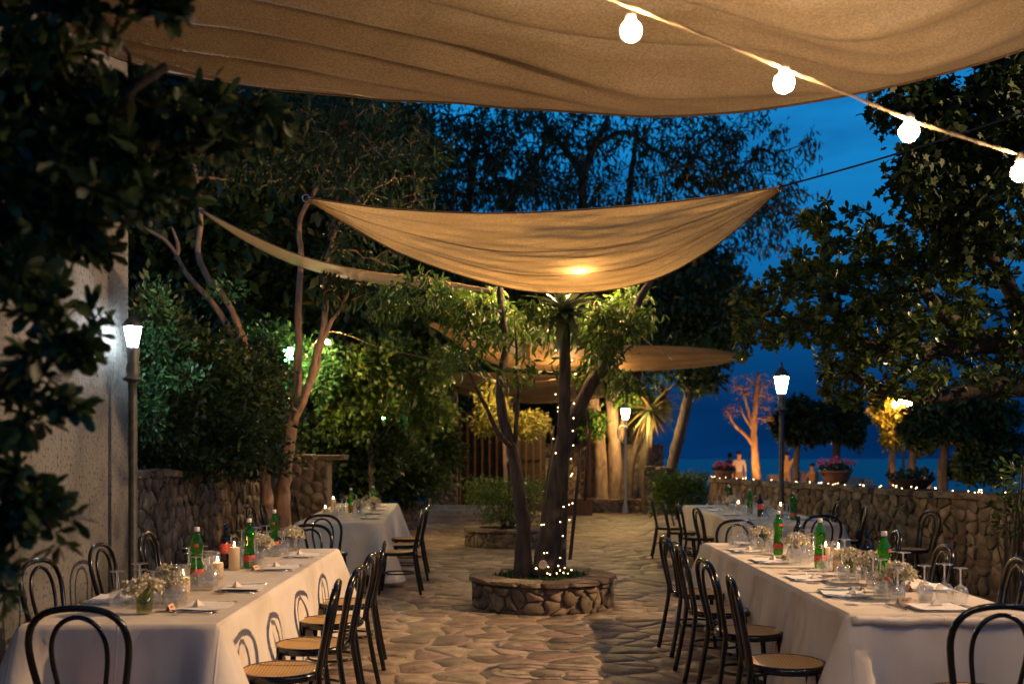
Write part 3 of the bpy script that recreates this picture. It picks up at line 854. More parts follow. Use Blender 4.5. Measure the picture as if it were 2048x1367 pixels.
def lamp_post(loc, h, mat_l, label, post_mat, arm=False, s=1.0):
    def sc(pr): return [(r_ * s, h + (z_ - h) * s) for r_, z_ in pr]
    root = empty('street_lamp', loc); tag(root, label, 'street lamp', 'courtyard street lamps')
    ax = 0.
    b = MB()
    b.lathe([(.10, 0), (.10, .05), (.075, .09), (.055, .25), (.04, .3), (.036, h - .62), (.034, h - .42)], 14, cap0=True, cap1=True); b.build('post', post_mat, root)
    if arm:
        b = MB(); pts = [(0, 0, h - .72)] + [(-.17 - .15 * math.cos(a), 0, h - .50 - .22 * math.sin(a)) for a in np.linspace(.9 * PI + PI, PI, 9)]
        pts = [(0, 0, h - .80), (-.10, 0, h - .78), (-.19, 0, h - .68), (-.22, 0, h - .52), (-.17, 0, h - .38), (-.05, 0, h - .33)]
        b.tube([tuple(p) for p in spline(pts, 24)], .022, 7); b.build('scroll_arm', post_mat, root)
    b = MB(); b.lathe([(.04, h - .42), (.085, h - .40), (.085, h - .385), (.05, h - .36), (.06, h - .30), (.045, h - .24), (.06, h - .17 * s), (.05, h - .15 * s)], 14, cap0=True, cap1=True); b.build('collar', post_mat, root)
    b = MB(); b.lathe(sc([(.13, h + .10), (.135, h + .115), (.10, h + .16), (.055, h + .21), (.03, h + .235), (.018, h + .25), (.022, h + .275), (.006, h + .33)]), 12, cap0=True, cap1=True); lan = b.build('lantern', post_mat, root)
    b = MB(); b.lathe(sc([(.062, h - .145), (.108, h + .10)]), 6, cap0=True, cap1=True); b.build('lantern_glass', mat_l, lan, smooth=False)
    for k in range(6):
        a = 2 * PI * k / 6; b = MB()
        b.tube([(.066 * s * math.cos(a), .066 * s * math.sin(a), h - .15 * s), (.113 * s * math.cos(a), .113 * s * math.sin(a), h + .10 * s)], .0055, 5); b.build('glazing_bar', post_mat, lan)
    return root
lamp_post((-3.37, 8.85, 0), 2.60, M['lan_c'], 'dark street lamp with a cold white lantern at the plaster corner', M['iron'], s=.72)
lamp_post(tuple(at(1563, 915, 15.0).xy) + (0,), 2.63, M['lan_c2'], 'tall street lamp with a pale greenish lantern by the sea wall', M['iron'], s=1.0)
lamp_post(tuple(at(1251, 915, 27.0).xy) + (0,), 2.72, M['lan_w'], 'street lamp with scroll arm and warm lantern at the courtyard end', M['iron_w'], arm=True)

def wall_lamp(p, mat_l, label, s=.16):
    root = empty('garden_lantern', p); tag(root, label, 'lantern', 'green-lit garden lanterns')
    b = MB(); b.lathe([(s * .42, -s * .75), (s * .5, s * .5)], 8, cap0=True, cap1=True); b.build('lantern_glass', mat_l, root, smooth=False)
    b = MB(); b.lathe([(s * .62, s * .5), (s * .4, s * .8), (.01, s * 1.05)], 8, cap0=True, cap1=True); b.build('lantern_roof', M['iron'], root)
    b = MB(); b.tube([(0, 0, -s * .75), (0, 0, -p[2])], .02, 7); b.build('post', M['iron'], root)
    return root
wall_lamp(at(577, 706, 16.6), M['lan_g'], 'square white lantern bathing the leaves green behind the forked trunk')
wall_lamp(at(769, 836, 21.5), M['lan_g'], 'small lantern lighting the spiky palm green', .10)

# festoon strings
def festoon(name, label, wire_pts, bulbs, r=.03, bm='bulb', wr=.0046):
    root = empty(name, wire_pts[0]); tag(root, label, 'string lights')
    off = -Vector(wire_pts[0])
    W_ = spline(wire_pts, 90)
    b = MB()
    for ph in (0, PI):                       # two twisted strands
        pts = []
        for i, w in enumerate(W_):
            a = i * 1.15 + ph
            pts.append(Vector(w) + off + Vector((0, math.cos(a), math.sin(a))) * wr * .55)
        b.tube(pts, wr * .62, 5)
    b.build('cable', M['cable'], root)
    for c in bulbs:
        c = Vector(c) + off
        w = min(W_, key=lambda q: (q[0] + off.x - c.x) ** 2 + (q[1] + off.y - c.y) ** 2)
        b = MB(); b.lathe([(.011, r * .9), (.014, r * 1.0), (.014, r * 1.75), (.009, r * 1.9), (.006, max(w[2] + off.z - c.z, r * 2))], 10, c=tuple(c), cap0=True, cap1=True)
        so = b.build('socket', M['socket'], root)
        b = MB(); b.lathe([(.0015, -r)] + [(r * math.sin(a), -r * math.cos(a)) for a in np.linspace(.25, PI - .5, 9)] + [(.012, r * .98)], 16, c=tuple(c)); b.build('bulb', M[bm], so)
    return root
wp = [at(620, -240, 2.45), at(940, -110, 2.55), at(1230, 2, 2.68), at(1400, 68, 2.76), at(1568, 137, 2.85), at(1700, 190, 2.92), at(1816, 238, 3.0), at(1930, 276, 3.1), at(2048, 312, 3.22), at(2260, 372, 3.45), at(2560, 430, 3.8)]
festoon('festoon_string', 'twisted pale cable with round glowing bulbs crossing the top right', wp,
        [at(1262, 62, 2.715), at(1568, 166, 2.85), at(1818, 264, 3.0), at(2041, 345, 3.2), at(2290, 425, 3.5), at(2540, 470, 3.8)], r=.0275)
wp = [at(880, 440, 9.3), at(1000, 480, 9.1), at(1158, 505, 9.0), at(1290, 500, 9.9), at(1400, 470, 10.6)]
festoon('festoon_string', 'cable with glowing bulbs strung behind the tan sail', wp, [at(1158, 529, 8.95)], r=.03, bm='bulb_h')
festoon('festoon_string', 'added cable with bulbs hidden behind the tan sail to light the planter tree', [at(900, 500, 10.7), at(1000, 515, 10.7), at(1124, 530, 10.35), at(1220, 520, 10.9), at(1320, 500, 11.)], [at(985, 545, 10.7), at(1124, 552, 10.35), at(1225, 545, 10.9)], r=.035, bm='bulb_s')  # unseen bulbs, added to light the yucca and the planter tree
wp = [at(596, 740, 16.4), at(655, 664, 16.8), at(760, 694, 17.), at(900, 728, 18.), at(1003, 762, 19.5), at(1128, 754, 20.4), at(1222, 708, 21.), at(1320, 700, 22.)]
festoon('festoon_string', 'cable with one visible bulb and added hidden bulbs lighting the background trees', wp,
        [at(655, 684, 16.8), at(600, 765, 16.4), at(1003, 782, 19.5), at(1128, 772, 20.4), at(1222, 725, 21.)], r=.035, bm='bulb_s')  # first bulb is visible; the others are added, hidden, to light trees and sails

def fairy(name, label, pts, bulbs, r=.006, parent_cat='fairy lights'):
    root = empty(name, pts[0]); tag(root, label, parent_cat)
    off = -Vector(pts[0])
    b = MB(); b.tube([tuple(Vector(p) + off) for p in pts], .0022, 4); b.build('wire', M['wire'], root)
    me = None
    for c in bulbs:
        if me is None:
            b = MB(); b.lathe([(.001, -r), (r * .8, -r * .5), (r, 0), (r * .8, r * .5), (.001, r)], 7); me = b.mesh('bulb', M['fairy'])
        o = link('bulb', me, root); o.location = Vector(c) + off
    return root
rr = random.Random(5)
pts, bl_ = [], []
for k in range(300):
    t = k / 299
    x = 5.72 + (3.72 - 5.72) * t; y = 5.4 + (19.2 - 5.4) * t
    x = 6.05 + (3.83 - 6.05) * (y - 4.6) / (19.3 - 4.6) - .03
    p = (x + .05 * math.sin(k * .7) + rr.uniform(-.02, .02), y, 1.12 + .012 * math.sin(k * 1.3) + rr.uniform(-.004, .008) + .01)
    pts.append(p)
    if rr.random() < .2 and y > 7.: bl_.append((p[0] - .02, p[1], p[2] + .015))
fairy('fairy_lights', 'string of tiny warm lights lying along the top of the stone wall', pts, bl_, r=.0065)
# ------------------------------------------------------------------ trees and plants
def leaf_template(kind):
    if kind == 'lance':      # folded along the midrib, tip bent down
        V = [(0, 0, 0), (-.13, .40, .05), (.0, .42, 0), (.13, .40, .05), (0, 1.0, -.12), (-.09, .72, .0), (.09, .72, .0)]
        T = [(0, 2, 1), (0, 3, 2), (1, 2, 5), (2, 3, 6), (2, 4, 5), (2, 6, 4)]
    elif kind == 'obovate':
        V = [(0, 0, 0), (-.10, .33, .03), (0, .34, 0), (.10, .33, .03), (-.21, .70, .03), (0, .70, -.01), (.21, .70, .03), (-.11, .93, .0), (.11, .93, .0), (0, 1, -.03)]
        T = [(0, 2, 1), (0, 3, 2), (1, 2, 5), (1, 5, 4), (2, 3, 6), (2, 6, 5), (4, 5, 9), (4, 9, 7), (5, 6, 8), (5, 8, 9)]
    elif kind == 'lobed':
        V = [(0, 0, 0), (-.30, .12, .03), (-.22, .35, 0), (-.50, .55, .04), (-.20, .62, 0), (0, 1, -.05), (.20, .62, 0), (.50, .55, .04), (.22, .35, 0), (.30, .12, .03), (0, .4, 0)]
        T = [(10, i, i + 1 if i < 9 else 0)[::-1] for i in range(10)]
    else:                    # plain diamond for far crowns
        V = [(0, 0, 0), (-.22, .48, .04), (0, 1, -.06), (.22, .48, .04)]
        T = [(0, 3, 1), (1, 3, 2)]
    return np.array(V, float), np.array(T, int)
TPL = {k: leaf_template(k) for k in ('lance', 'obovate', 'lobed', 'plain')}

def leaf_frames(pos, d, rng, roll=None, flatten=.5):
    d = unit(d)
    up = rng.normal(size=d.shape) * .7 + np.array([0, 0, 1.]) * flatten
    side = unit(np.cross(d, up))
    nrm = np.cross(side, d)
    return side, d, nrm

def leaves_mesh(name, pos, d, size, kind, mat, rng, flatten=.8):
    V, T = TPL[kind]
    s, y, n = leaf_frames(pos, d, rng, flatten=flatten)
    P = pos[:, None, :] + size[:, None, None] * (V[None, :, 0:1] * s[:, None, :] + V[None, :, 1:2] * y[:, None, :] + V[None, :, 2:3] * n[:, None, :])
    k = len(V)
    F3 = (T[None] + (np.arange(len(pos)) * k)[:, None, None]).reshape(-1, 3)
    return np_mesh(name, P.reshape(-1, 3), tris=F3, mat=mat)

def in_blobs(blobs, rng, shell=.35):
    out = []
    for (c, r, n) in blobs:
        c = np.array(list(c), float); r = np.array(r, float)
        v = unit(rng.normal(size=(n, 3))) * (rng.random((n, 1)) ** shell)
        out.append(c + v * r)
    return np.vstack(out)

def tree(name, label, trunks, blobs, leaf, lmat, bmat, size, per, seed, droop=.3, tip=.004, cat='tree', group=None, whorl=False,
         start=.45, ground=0., leaf_parts=0, flatten=.8, spread=.10, shell=.35, sides=9, avoid=None):
    """trunks: list of (points, radii); blobs: (centre, radii, number of twigs). Limbs grow from the trunks to every twig."""
    rng = np.random.default_rng(seed)
    rooted = []
    for i, (pts, rad) in enumerate(trunks):      # trunks reach down to the ground they stand on
        p = Vector(pts[0])
        if ground + .03 < p.z < 1.4 and (i == 0 or all((Vector(q) - p).length > .3 for q in trunks[0][0])):
            pts, rad = [Vector((p.x, p.y, ground - .02))] + list(pts), [rad[0] * 1.08] + list(rad)
        rooted.append((pts, rad))
    trunks = rooted
    base = np.array(list(trunks[0][0][0]), float)
    root = empty(name, base)
    tag(root, label, cat, group)
    mb = MB()
    NP, NR, NPar = [], [], []
    for pts, rad in trunks:
        L_ = sum((Vector(pts[i + 1]) - Vector(pts[i])).length for i in range(len(pts) - 1))
        n = max(8, int(L_ / .12))
        S = spline(pts, n)
        jit = rng.normal(size=S.shape) * .006
        jit[0] = 0
        S = S + jit
        R = np.interp(np.linspace(0, 1, n), np.linspace(0, 1, len(rad)), rad)
        kn = np.convolve(rng.normal(size=n + 4), np.ones(5) / 5, 'valid')
        R = R * (1 + .13 * kn + rng.normal(size=n) * .03)
        if len(NP) == 0: R = R * (1 + .45 * np.exp(-np.linspace(0, 1, n) * 14))     # root flare
        mb.tube([tuple(p) for p in S - base], list(R), sides)
        k0 = int(n * start) if len(NP) == 0 else int(n * .3)
        for i in range(k0, n):
            NP.append(S[i]); NR.append(R[i]); NPar.append(-1)
    T = in_blobs(blobs, rng, shell)
    if avoid is not None: T = T[~avoid(T)]
    A = np.array(NP)
    dist = np.min(np.linalg.norm(T[:, None] - A[None], axis=2), axis=1)
    cap = len(NP) + len(T) * 40 + 10
    nodes = np.zeros((cap, 3)); nodes[:len(NP)] = A
    par = np.full(cap, -1); cnt = np.zeros(cap)
    nn = len(NP); ntr = nn
    paths = []; tips = []
    for ti in np.argsort(dist):
        t = T[ti]
        dv = nodes[:nn] - t
        dd = np.linalg.norm(dv, axis=1)
        cost = dd + .35 * np.maximum(dv[:, 2], 0) * (1 - min(droop, 1)) 
        cost[:ntr] *= 1.10
        k = int(np.argmin(cost)); D = dd[k]
        m = int(np.clip(D / .16, 2, 22))
        s = np.linspace(0, 1, m + 1)[1:, None]
        bow = unit(rng.normal(size=(1, 3))) * D * .10 + np.array([[0, 0, D * .07]])
        pth = nodes[k] * (1 - s) + t * s + bow * np.sin(PI * s) + rng.normal(size=(m, 3)) * .012 * np.minimum(s * 3, 1) * min(1, D * 2)
        ids = [k]
        prev = k
        for q in pth:
            nodes[nn] = q; par[nn] = prev; prev = nn; ids.append(nn); nn += 1
        paths.append(ids); tips.append((k, prev))
    for ids in paths: cnt[ids[-1]] += 1
    for i in range(nn - 1, -1, -1):
        if par[i] >= 0: cnt[par[i]] += cnt[i]
    for ids in paths:
        r = tip * np.maximum(cnt[ids], 1) ** .46
        if ids[0] < ntr: r = np.minimum(r, NR[ids[0]] * .75)
        r[0] = r[1] if len(r) > 1 else r[0]
        mb.tube([tuple(nodes[i] - base) for i in ids], list(r), 5 if r.max() > .012 else 3, cap=False)
    tr_o = mb.build('trunk', bmat, root)
    # leaves
    pos, dr = [], []
    for ids in paths:
        a = nodes[ids[-2]]; b_ = nodes[ids[-1]]
        d = b_ - a; d = d / max(np.linalg.norm(d), 1e-6)
        if whorl:
            k = per + rng.integers(-2, 3)
            az = np.arange(k) * 2.4 + rng.random() * 6
            o1 = np.cross(d, [.3, .5, .8]); o1 /= np.linalg.norm(o1); o2 = np.cross(d, o1)
            el = rng.uniform(.35, 1.35, k)
            v = d[None] * np.cos(el)[:, None] + (o1[None] * np.cos(az)[:, None] + o2[None] * np.sin(az)[:, None]) * np.sin(el)[:, None]
            pos.append(b_[None] - d[None] * rng.uniform(0, .05, (k, 1)))
            dr.append(v + np.array([0, 0, .12]))
            # a few leaves lower down the twig
            k2 = per // 3
            j = ids[max(0, len(ids) - 3)]
            pos.append(nodes[j][None] + rng.normal(size=(k2, 3)) * .02); dr.append(rng.normal(size=(k2, 3)) * .7 + d)
        else:
            k = per
            i0 = max(0, len(ids) - 5)
            seg = np.array([nodes[i] for i in ids[i0:]])
            f = rng.random(k) * (len(seg) - 1)
            i1 = np.minimum(f.astype(int), len(seg) - 2)
            p = seg[i1] * (1 - (f - i1))[:, None] + seg[i1 + 1] * (f - i1)[:, None]
            pos.append(p + rng.normal(size=(k, 3)) * spread * .6)
            dr.append(d[None] * .35 + rng.normal(size=(k, 3)) * .55 + np.array([0, 0, -droop * 1.6]))
    pos = np.vstack(pos); dr = np.vstack(dr)
    sz = size * rng.uniform(.65, 1.2, len(pos))
    if leaf_parts:
        dcam = np.linalg.norm(pos - np.array([0, 0, H]), axis=1)
        px = 1024 + F * pos[:, 0] / np.maximum(pos[:, 1], .3); py = HY - F * (pos[:, 2] - H) / np.maximum(pos[:, 1], .3)
        inf = (px > 0) & (px < 2048) & (py > 0) & (py < 1367)
        key = np.where(inf, sz / dcam, 0)
        big = np.argsort(-key)[:leaf_parts]
        V, T3 = TPL[leaf]
        me = np_mesh('leaf', V, tris=T3, mat=lmat)
        s, y, n = leaf_frames(pos[big], dr[big], rng, flatten=flatten)
        for i, g in enumerate(big):
            Mx = Matrix(((s[i][0], y[i][0], n[i][0], 0), (s[i][1], y[i][1], n[i][1], 0), (s[i][2], y[i][2], n[i][2], 0), (0, 0, 0, 1)))
            link('leaf', me, root, Matrix.Translation(pos[g] - base) @ Mx @ Matrix.Scale(sz[g], 4))
        keep = np.ones(len(pos), bool); keep[big] = False
        pos, dr, sz = pos[keep], dr[keep], sz[keep]
    if len(pos):
        o = link('crown', leaves_mesh('crown', pos - base, dr, sz, leaf, lmat, rng, flatten), root)
        o['kind'] = 'stuff'
    return root

def bush(name, label, boxes, n, leaf, lmat, size, seed, cat='shrub', group=None, stems=True, kind_round=True, droop=.1, noise=.26, base=None):
    """A dense shrub: leaves crowded toward the outside of one or more rounded volumes, on short stems."""
    rng = np.random.default_rng(seed)
    P, Dr = [], []
    tot = sum(np.prod(r) ** .67 for c, r in boxes)
    for c, r in boxes:
        c = np.array(list(c), float); r = np.array(r, float)
        k = int(n * np.prod(r) ** .67 / tot)
        v = unit(rng.normal(size=(k, 3)))
        if not kind_round:
            v = v / np.max(np.abs(v), axis=1, keepdims=True) * (.85 + .15 * rng.random((k, 1)))
        w = np.sin(v[:, 0] * 5 + seed) * np.sin(v[:, 1] * 6 + 1) * np.sin(v[:, 2] * 7 + 2)
        rad = (rng.random(k) ** .28) * (1 + noise * 1.6 * w + rng.normal(size=k) * noise * .5)
        P.append(c + v * rad[:, None] * r); Dr.append(v + rng.normal(size=(k, 3)) * .75 + np.array([0, 0, .2 - droop]))
    P = np.vstack(P); Dr = np.vstack(Dr)
    ok = P[:, 2] > .02
    P, Dr = P[ok], Dr[ok]
    c0 = np.array(list(boxes[0][0]), float)
    b0 = np.array([c0[0], c0[1], 0.]) if base is None else np.array(base, float)
    root = empty(name, b0)
    tag(root, label, cat, group)
    if stems:
        mb = MB()
        for c, r in boxes:
            c = np.array(list(c), float); r = np.array(r, float)
            for k in range(7):
                q = c + (rng.random(3) - .5) * r * 1.2
                st = b0 * .6 + np.array([c[0], c[1], b0[2]]) * .4 + np.array([rng.uniform(-.1, .1), rng.uniform(-.1, .1), 0])
                mb.tube([tuple(x - b0) for x in spline([st, (st + q) / 2 + rng.normal(size=3) * .05, q], 7)], [.02, .018, .016, .014, .011, .008, .005], 5)
        mb.build('stem', M['bark_d'], root)
    sz = size * rng.uniform(.6, 1.25, len(P))
    o = link('foliage', leaves_mesh('foliage', P - b0, Dr, sz, leaf, lmat, rng, .6), root)
    o['kind'] = 'stuff'
    return root

def strap_leaf(L_, w, bend, mat, fold=.25, n=7):
    V, Q = [], []
    for i in range(n + 1):
        t = i / n
        ww = w * (math.sin(PI * min(1, .18 + t * .95)) ** .8 if t < 1 else 0) * (1 if t < .99 else .05)
        y = L_ * (t - .25 * bend * t * t); z = -L_ * bend * t * t * .8
        V += [(-ww, y, z + fold * ww), (0, y, z), (ww, y, z + fold * ww)]
        if i:
            a = (i - 1) * 3; b = i * 3
            Q += [(a, a + 1, b + 1, b), (a + 1, a + 2, b + 2, b + 1)]
    return np_mesh('leaf', V, quads=Q, mat=mat, smooth=True)

def yucca(name, label, trunk, rad, heads, n, L_, w, mats, seed, el=(-.9, 1.3), bend=(.1, .5), base=None, ground_it=True):
    r = random.Random(seed)
    b0 = Vector(trunk[0] if trunk else base)
    root = empty(name, b0); tag(root, label, 'plant')
    if trunk and .03 < b0.z < .6 and ground_it:
        trunk = [Vector((b0.x, b0.y, -.02))] + list(trunk); b0 = Vector(trunk[0]); root.location = b0
    if trunk:
        mb = MB(); mb.tube([tuple(Vector(p) - b0) for p in spline(trunk, 20)], list(np.linspace(rad[0], rad[1], 20)), 10); mb.build('trunk', M['bark_d'], root)
    mes = [strap_leaf(1, w / L_, bd, m) for bd in (bend[0], (bend[0] + bend[1]) / 2, bend[1]) for m in mats]
    for hd in heads:
        for k in range(n):
            az = k * 2.399 + r.uniform(-.2, .2)
            e = el[0] + (el[1] - el[0]) * (k / n) + r.uniform(-.15, .15)
            o = link('leaf', mes[r.randrange(len(mes))], root)
            o.matrix_local = Matrix.Translation(Vector(hd) - b0) @ Matrix.Rotation(az, 4, 'Z') @ Matrix.Rotation(e, 4, 'X') @ Matrix.Scale(L_ * r.uniform(.7, 1.1), 4)
    return root

# --- planter tree with fairy lights
Y0 = 10.2
def pl(x, y, Y=Y0): return at(x, y, Y)
tk = [([pl(1046, 1150), pl(1046, 1060), pl(1038, 990), pl(1026, 900), pl(1006, 830), pl(1000, 770), pl(1012, 690, 10.3), pl(1004, 620, 10.3), pl(998, 560, 10.4)], [.085, .075, .066, .06, .056, .052, .048, .04, .03]),
      ([pl(1028, 900), pl(1000, 870, 10.1), pl(975, 820, 10.), pl(945, 760, 9.9), pl(925, 720, 9.9)], [.03, .026, .022, .018, .013]),
      ([pl(1028, 890), pl(1034, 800), pl(1034, 720), pl(1030, 640)], [.025, .022, .018, .012]),
      ([pl(1090, 1150, 10.1), pl(1098, 1060, 10.1), pl(1112, 960, 10.1), pl(1128, 880, 10.1), pl(1160, 810, 10.1), pl(1205, 735, 10.), pl(1245, 668, 10.), pl(1280, 600, 10.), pl(1320, 520, 10.), pl(1335, 450, 10.)], [.13, .105, .09, .078, .07, .064, .055, .045, .03, .012]),
      ([pl(1150, 820, 10.1), pl(1175, 770, 10.2), pl(1230, 720, 10.4), pl(1275, 680, 10.6)], [.03, .025, .02, .012])]
bb = [(pl(930, 625, 10.4), (.5, .6, .22), 34), (pl(985, 640, 10.8), (.4, .5, .25), 40), (pl(880, 590, 10.4), (.45, .5, .25), 26), (pl(1080, 650, 11.), (.35, .4, .25), 22), (pl(1190, 650, 11.1), (.4, .45, .3), 36),
      (pl(1260, 620, 10.9), (.35, .5, .3), 26), (pl(950, 690, 10.0), (.45, .4, .22), 14), (pl(1200, 740, 10.9), (.4, .4, .18), 20), (pl(1245, 770, 10.5), (.35, .3, .12), 10), (pl(1040, 740, 10.), (.4, .3, .15), 8), (pl(1250, 640, 9.75), (.28, .2, .16), 20), (pl(1210, 690, 9.75), (.3, .2, .14), 14), (pl(1085, 625, 9.8), (.3, .2, .1), 10), (pl(780, 610, 10.6), (.45, .5, .3), 20)]
tree('planter_tree', 'forked tree wound with fairy lights in the round stone planter', tk, bb, 'lance', M['leaf_c'], M['bark_d'], .125, 15, 41, droop=.45, spread=.11, leaf_parts=260, tip=.0035, ground=.27)
# dark stakes leaning in the planter
for k, (a, b_) in enumerate((((1140, 1118, 9.75), (1164, 880, 10.)), ((1076, 1110, 10.4), (1108, 850, 10.4)), ((1170, 1000, 11.), (1176, 840, 11.)))):
    b = MB(); b.tube([tuple(at(*a)), tuple(at(*b_))], .018 if k == 0 else .011, 7); o = b.build('support_stake', M['wood_d']); tag(o, ['thick dark stake leaning against the planter tree', 'thin dark stake between the two planter tree trunks', 'thin stake rising behind the planter tree'][k], 'stake')
yucca('palm_yucca', 'yucca with drooping pale strap leaves under the tan sail', [at(1118, 1140, 10.2), at(1122, 1000, 10.1), at(1127, 850, 9.95), at(1130, 720, 9.9), at(1127, 640, 9.9)], (.075, .055), [at(1128, 622, 9.9)], 52, .50, .046, (M['leaf_s'],), 9, el=(-1.25, 1.2), bend=(.1, .45), ground_it=False)
# fairy lights wound round the yucca and trunk
rr = random.Random(8)
def trunk_x(y):   # middle of the lit trunk in the photograph
    return np.interp(y, [640, 720, 850, 960, 1060, 1140], [1128, 1132, 1130, 1122, 1112, 1106])
pts, bl_ = [], []
for k in range(420):
    t = k / 419
    y = 1150 - t * 500
    a = k * .26
    rad = .17 - .08 * min(t * 2.2, 1)
    c = at(trunk_x(y), y, 10.0)
    p = Vector((c.x + rad * math.cos(a), c.y + rad * math.sin(a) * .9, c.z))
    pts.append(p)
    if rr.random() < .15: bl_.append(p + Vector((rr.uniform(-.02, .02), -.01, 0)))
for k in range(7): bl_.append(at(rr.uniform(1060, 1150), rr.uniform(1135, 1150), 9.8) + Vector((0, 0, .01)))
for k in range(60):
    t = k / 59; y = 1150 - t * 330
fairy('fairy_lights', 'tiny warm lights spiralling up the trunk in the planter', pts, bl_, r=.0062)
b = MB(); b.lathe([(.001, -.045), (.03, -.035), (.045, 0), (.03, .035), (.001, .045)], 14); o = b.build('globe_light', thinglass('milk_globe', (.9, .85, .75), .2, .6, body=.6, bodycol=(.9, .8, .65))); o.location = at(1086, 1128, 9.75); tag(o, 'small pale glass globe resting in the planter by the trunk', 'globe')
# grass in the planter
rng = np.random.default_rng(3)
def tuft(name, c, R, n, h, parent, mat, size):
    a = rng.random(n) * 6.28; q = np.sqrt(rng.random(n)) * R
    pos = np.c_[np.cos(a) * q, np.sin(a) * q, np.full(n, h)]
    d = rng.normal(size=(n, 3)) * .6 + np.array([0, 0, .8])
    o = link(name, leaves_mesh(name, pos, d, size * rng.uniform(.5, 1.3, n), 'plain', mat, rng), parent); o['kind'] = 'stuff'
tuft('grass', PL1, .52, 2600, .26, pl1, M['grass'], .07)
tuft('grass', PL2, .48, 900, .26, pl2, M['grass'], .05)

# --- planter 2: clipped bush, and the yellow-lit young tree behind it
bush('clipped_bush', 'flat-topped clipped bush growing in the farther round planter', [(at(1008, 985, 17.1), (.66, .5, .24)), (at(1015, 1032, 17.0), (.42, .4, .10))], 5200, 'plain', M['leaf_c'], .055, 51, kind_round=False, base=(PL2[0], PL2[1], .27))
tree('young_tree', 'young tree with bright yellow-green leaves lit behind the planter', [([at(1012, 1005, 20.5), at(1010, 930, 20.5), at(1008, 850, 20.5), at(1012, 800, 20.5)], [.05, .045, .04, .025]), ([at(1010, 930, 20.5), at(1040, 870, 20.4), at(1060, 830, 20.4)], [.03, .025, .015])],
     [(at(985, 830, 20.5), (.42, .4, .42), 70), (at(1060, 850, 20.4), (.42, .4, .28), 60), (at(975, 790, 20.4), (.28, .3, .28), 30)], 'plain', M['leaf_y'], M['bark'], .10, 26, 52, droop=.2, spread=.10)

# --- left tree with salmon trunks
YL = 14.0
def ll(x, y, Y=YL): return at(x, y, Y)
tk = [([ll(565, 1015), ll(572, 930), ll(584, 850), ll(592, 790), ll(597, 700), ll(596, 620), ll(602, 520), ll(600, 440), ll(628, 385), ll(655, 335), ll(665, 300)], [.115, .10, .09, .08, .06, .055, .05, .045, .037, .03, .02]),
      ([ll(586, 850), ll(610, 790, 13.8), ll(630, 735, 13.7), ll(644, 670, 13.7), ll(652, 590, 13.7), ll(650, 550, 13.7), ll(668, 470, 13.7), ll(690, 420, 13.7)], [.062, .06, .065, .055, .036, .032, .028, .02]),
      ([ll(640, 695, 13.7), ll(664, 640, 13.6), ll(688, 604, 13.5), ll(702, 570, 13.5)], [.03, .027, .022, .014]),
      ([ll(535, 1010, 13.6), ll(526, 900, 13.6), ll(516, 800, 13.6), ll(492, 715, 13.6), ll(455, 650, 13.6), ll(415, 595, 13.6), ll(372, 548, 13.6), ll(340, 490, 13.6), ll(300, 462, 13.6), ll(265, 450, 13.6)], [.10, .085, .078, .068, .06, .055, .045, .036, .03, .022]),
      ([ll(498, 730, 13.6), ll(476, 650, 13.5), ll(448, 595, 13.5), ll(408, 545, 13.5), ll(396, 500, 13.5), ll(402, 440, 13.5), ll(396, 370, 13.5), ll(385, 320, 13.5)], [.05, .048, .045, .042, .036, .032, .028, .016]),
      ([ll(352, 520, 13.6), ll(356, 490, 13.6), ll(344, 455, 13.6)], [.03, .025, .015])]
bb = [(ll(620, 300), (1.3, 1.0, .8), 120), (ll(760, 330, 13.5), (1.0, .9, .9), 110), (ll(470, 290), (1.1, 1.0, .7), 70), (ll(760, 470, 13.8), (.8, .8, .5), 40), (ll(700, 570, 13.4), (.5, .5, .3), 16), (ll(620, 220), (1.4, 1., .4), 60)]
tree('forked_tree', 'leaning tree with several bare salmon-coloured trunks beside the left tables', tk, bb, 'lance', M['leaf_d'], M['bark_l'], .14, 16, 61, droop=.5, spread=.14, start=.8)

# --- tall trees against the sky, beyond the courtyard's end
def tt(x, y, Y=30.): return at(x, y, Y)
def tb(x, y, rx, ry, n, Y=30.): return (at(x, y, Y), (rx * Y / F, 1.8, ry * Y / F), n)
tk = [([tt(1168, 1000), tt(1170, 700), tt(1168, 520), tt(1166, 400), tt(1160, 345), tt(1130, 300), tt(1095, 255), tt(1075, 200)], [.30, .26, .22, .2, .17, .13, .10, .05]),
      ([tt(1164, 350), tt(1185, 300), tt(1210, 250), tt(1225, 190)], [.14, .11, .08, .05]),
      ([tt(1190, 290), tt(1250, 265), tt(1310, 300), tt(1370, 330)], [.08, .07, .055, .03])]
bb = [tb(1070, 260, 120, 80, 110), tb(1230, 260, 130, 80, 110), tb(1380, 300, 120, 90, 110), tb(1480, 300, 90, 90, 80), tb(1480, 420, 100, 90, 90), tb(1120, 370, 110, 60, 90), tb(1300, 390, 120, 60, 90), tb(1560, 440, 80, 70, 50), tb(1590, 330, 35, 75, 18)]
tree('tall_tree', 'tall open-crowned tree silhouetted against the blue sky above the tan sail', tk, bb, 'lance', M['leaf_d'], M['bark_d'], .25, 11, 71, droop=.5, spread=.26, tip=.009)
tk = [([tt(1010, 1000, 29), tt(1015, 600, 29), tt(1018, 420, 29), tt(1040, 360, 29), tt(1085, 300, 29), tt(1090, 230, 29)], [.23, .18, .14, .12, .09, .05]),
      ([tt(1018, 430, 29), tt(985, 340, 29), tt(960, 260, 29)], [.11, .08, .03])]
bb = [tb(900, 300, 120, 110, 130, 29), tb(1000, 290, 115, 105, 110, 29), tb(820, 330, 115, 125, 140, 29), tb(940, 420, 100, 70, 90, 29), tb(1060, 400, 90, 60, 60, 29)]
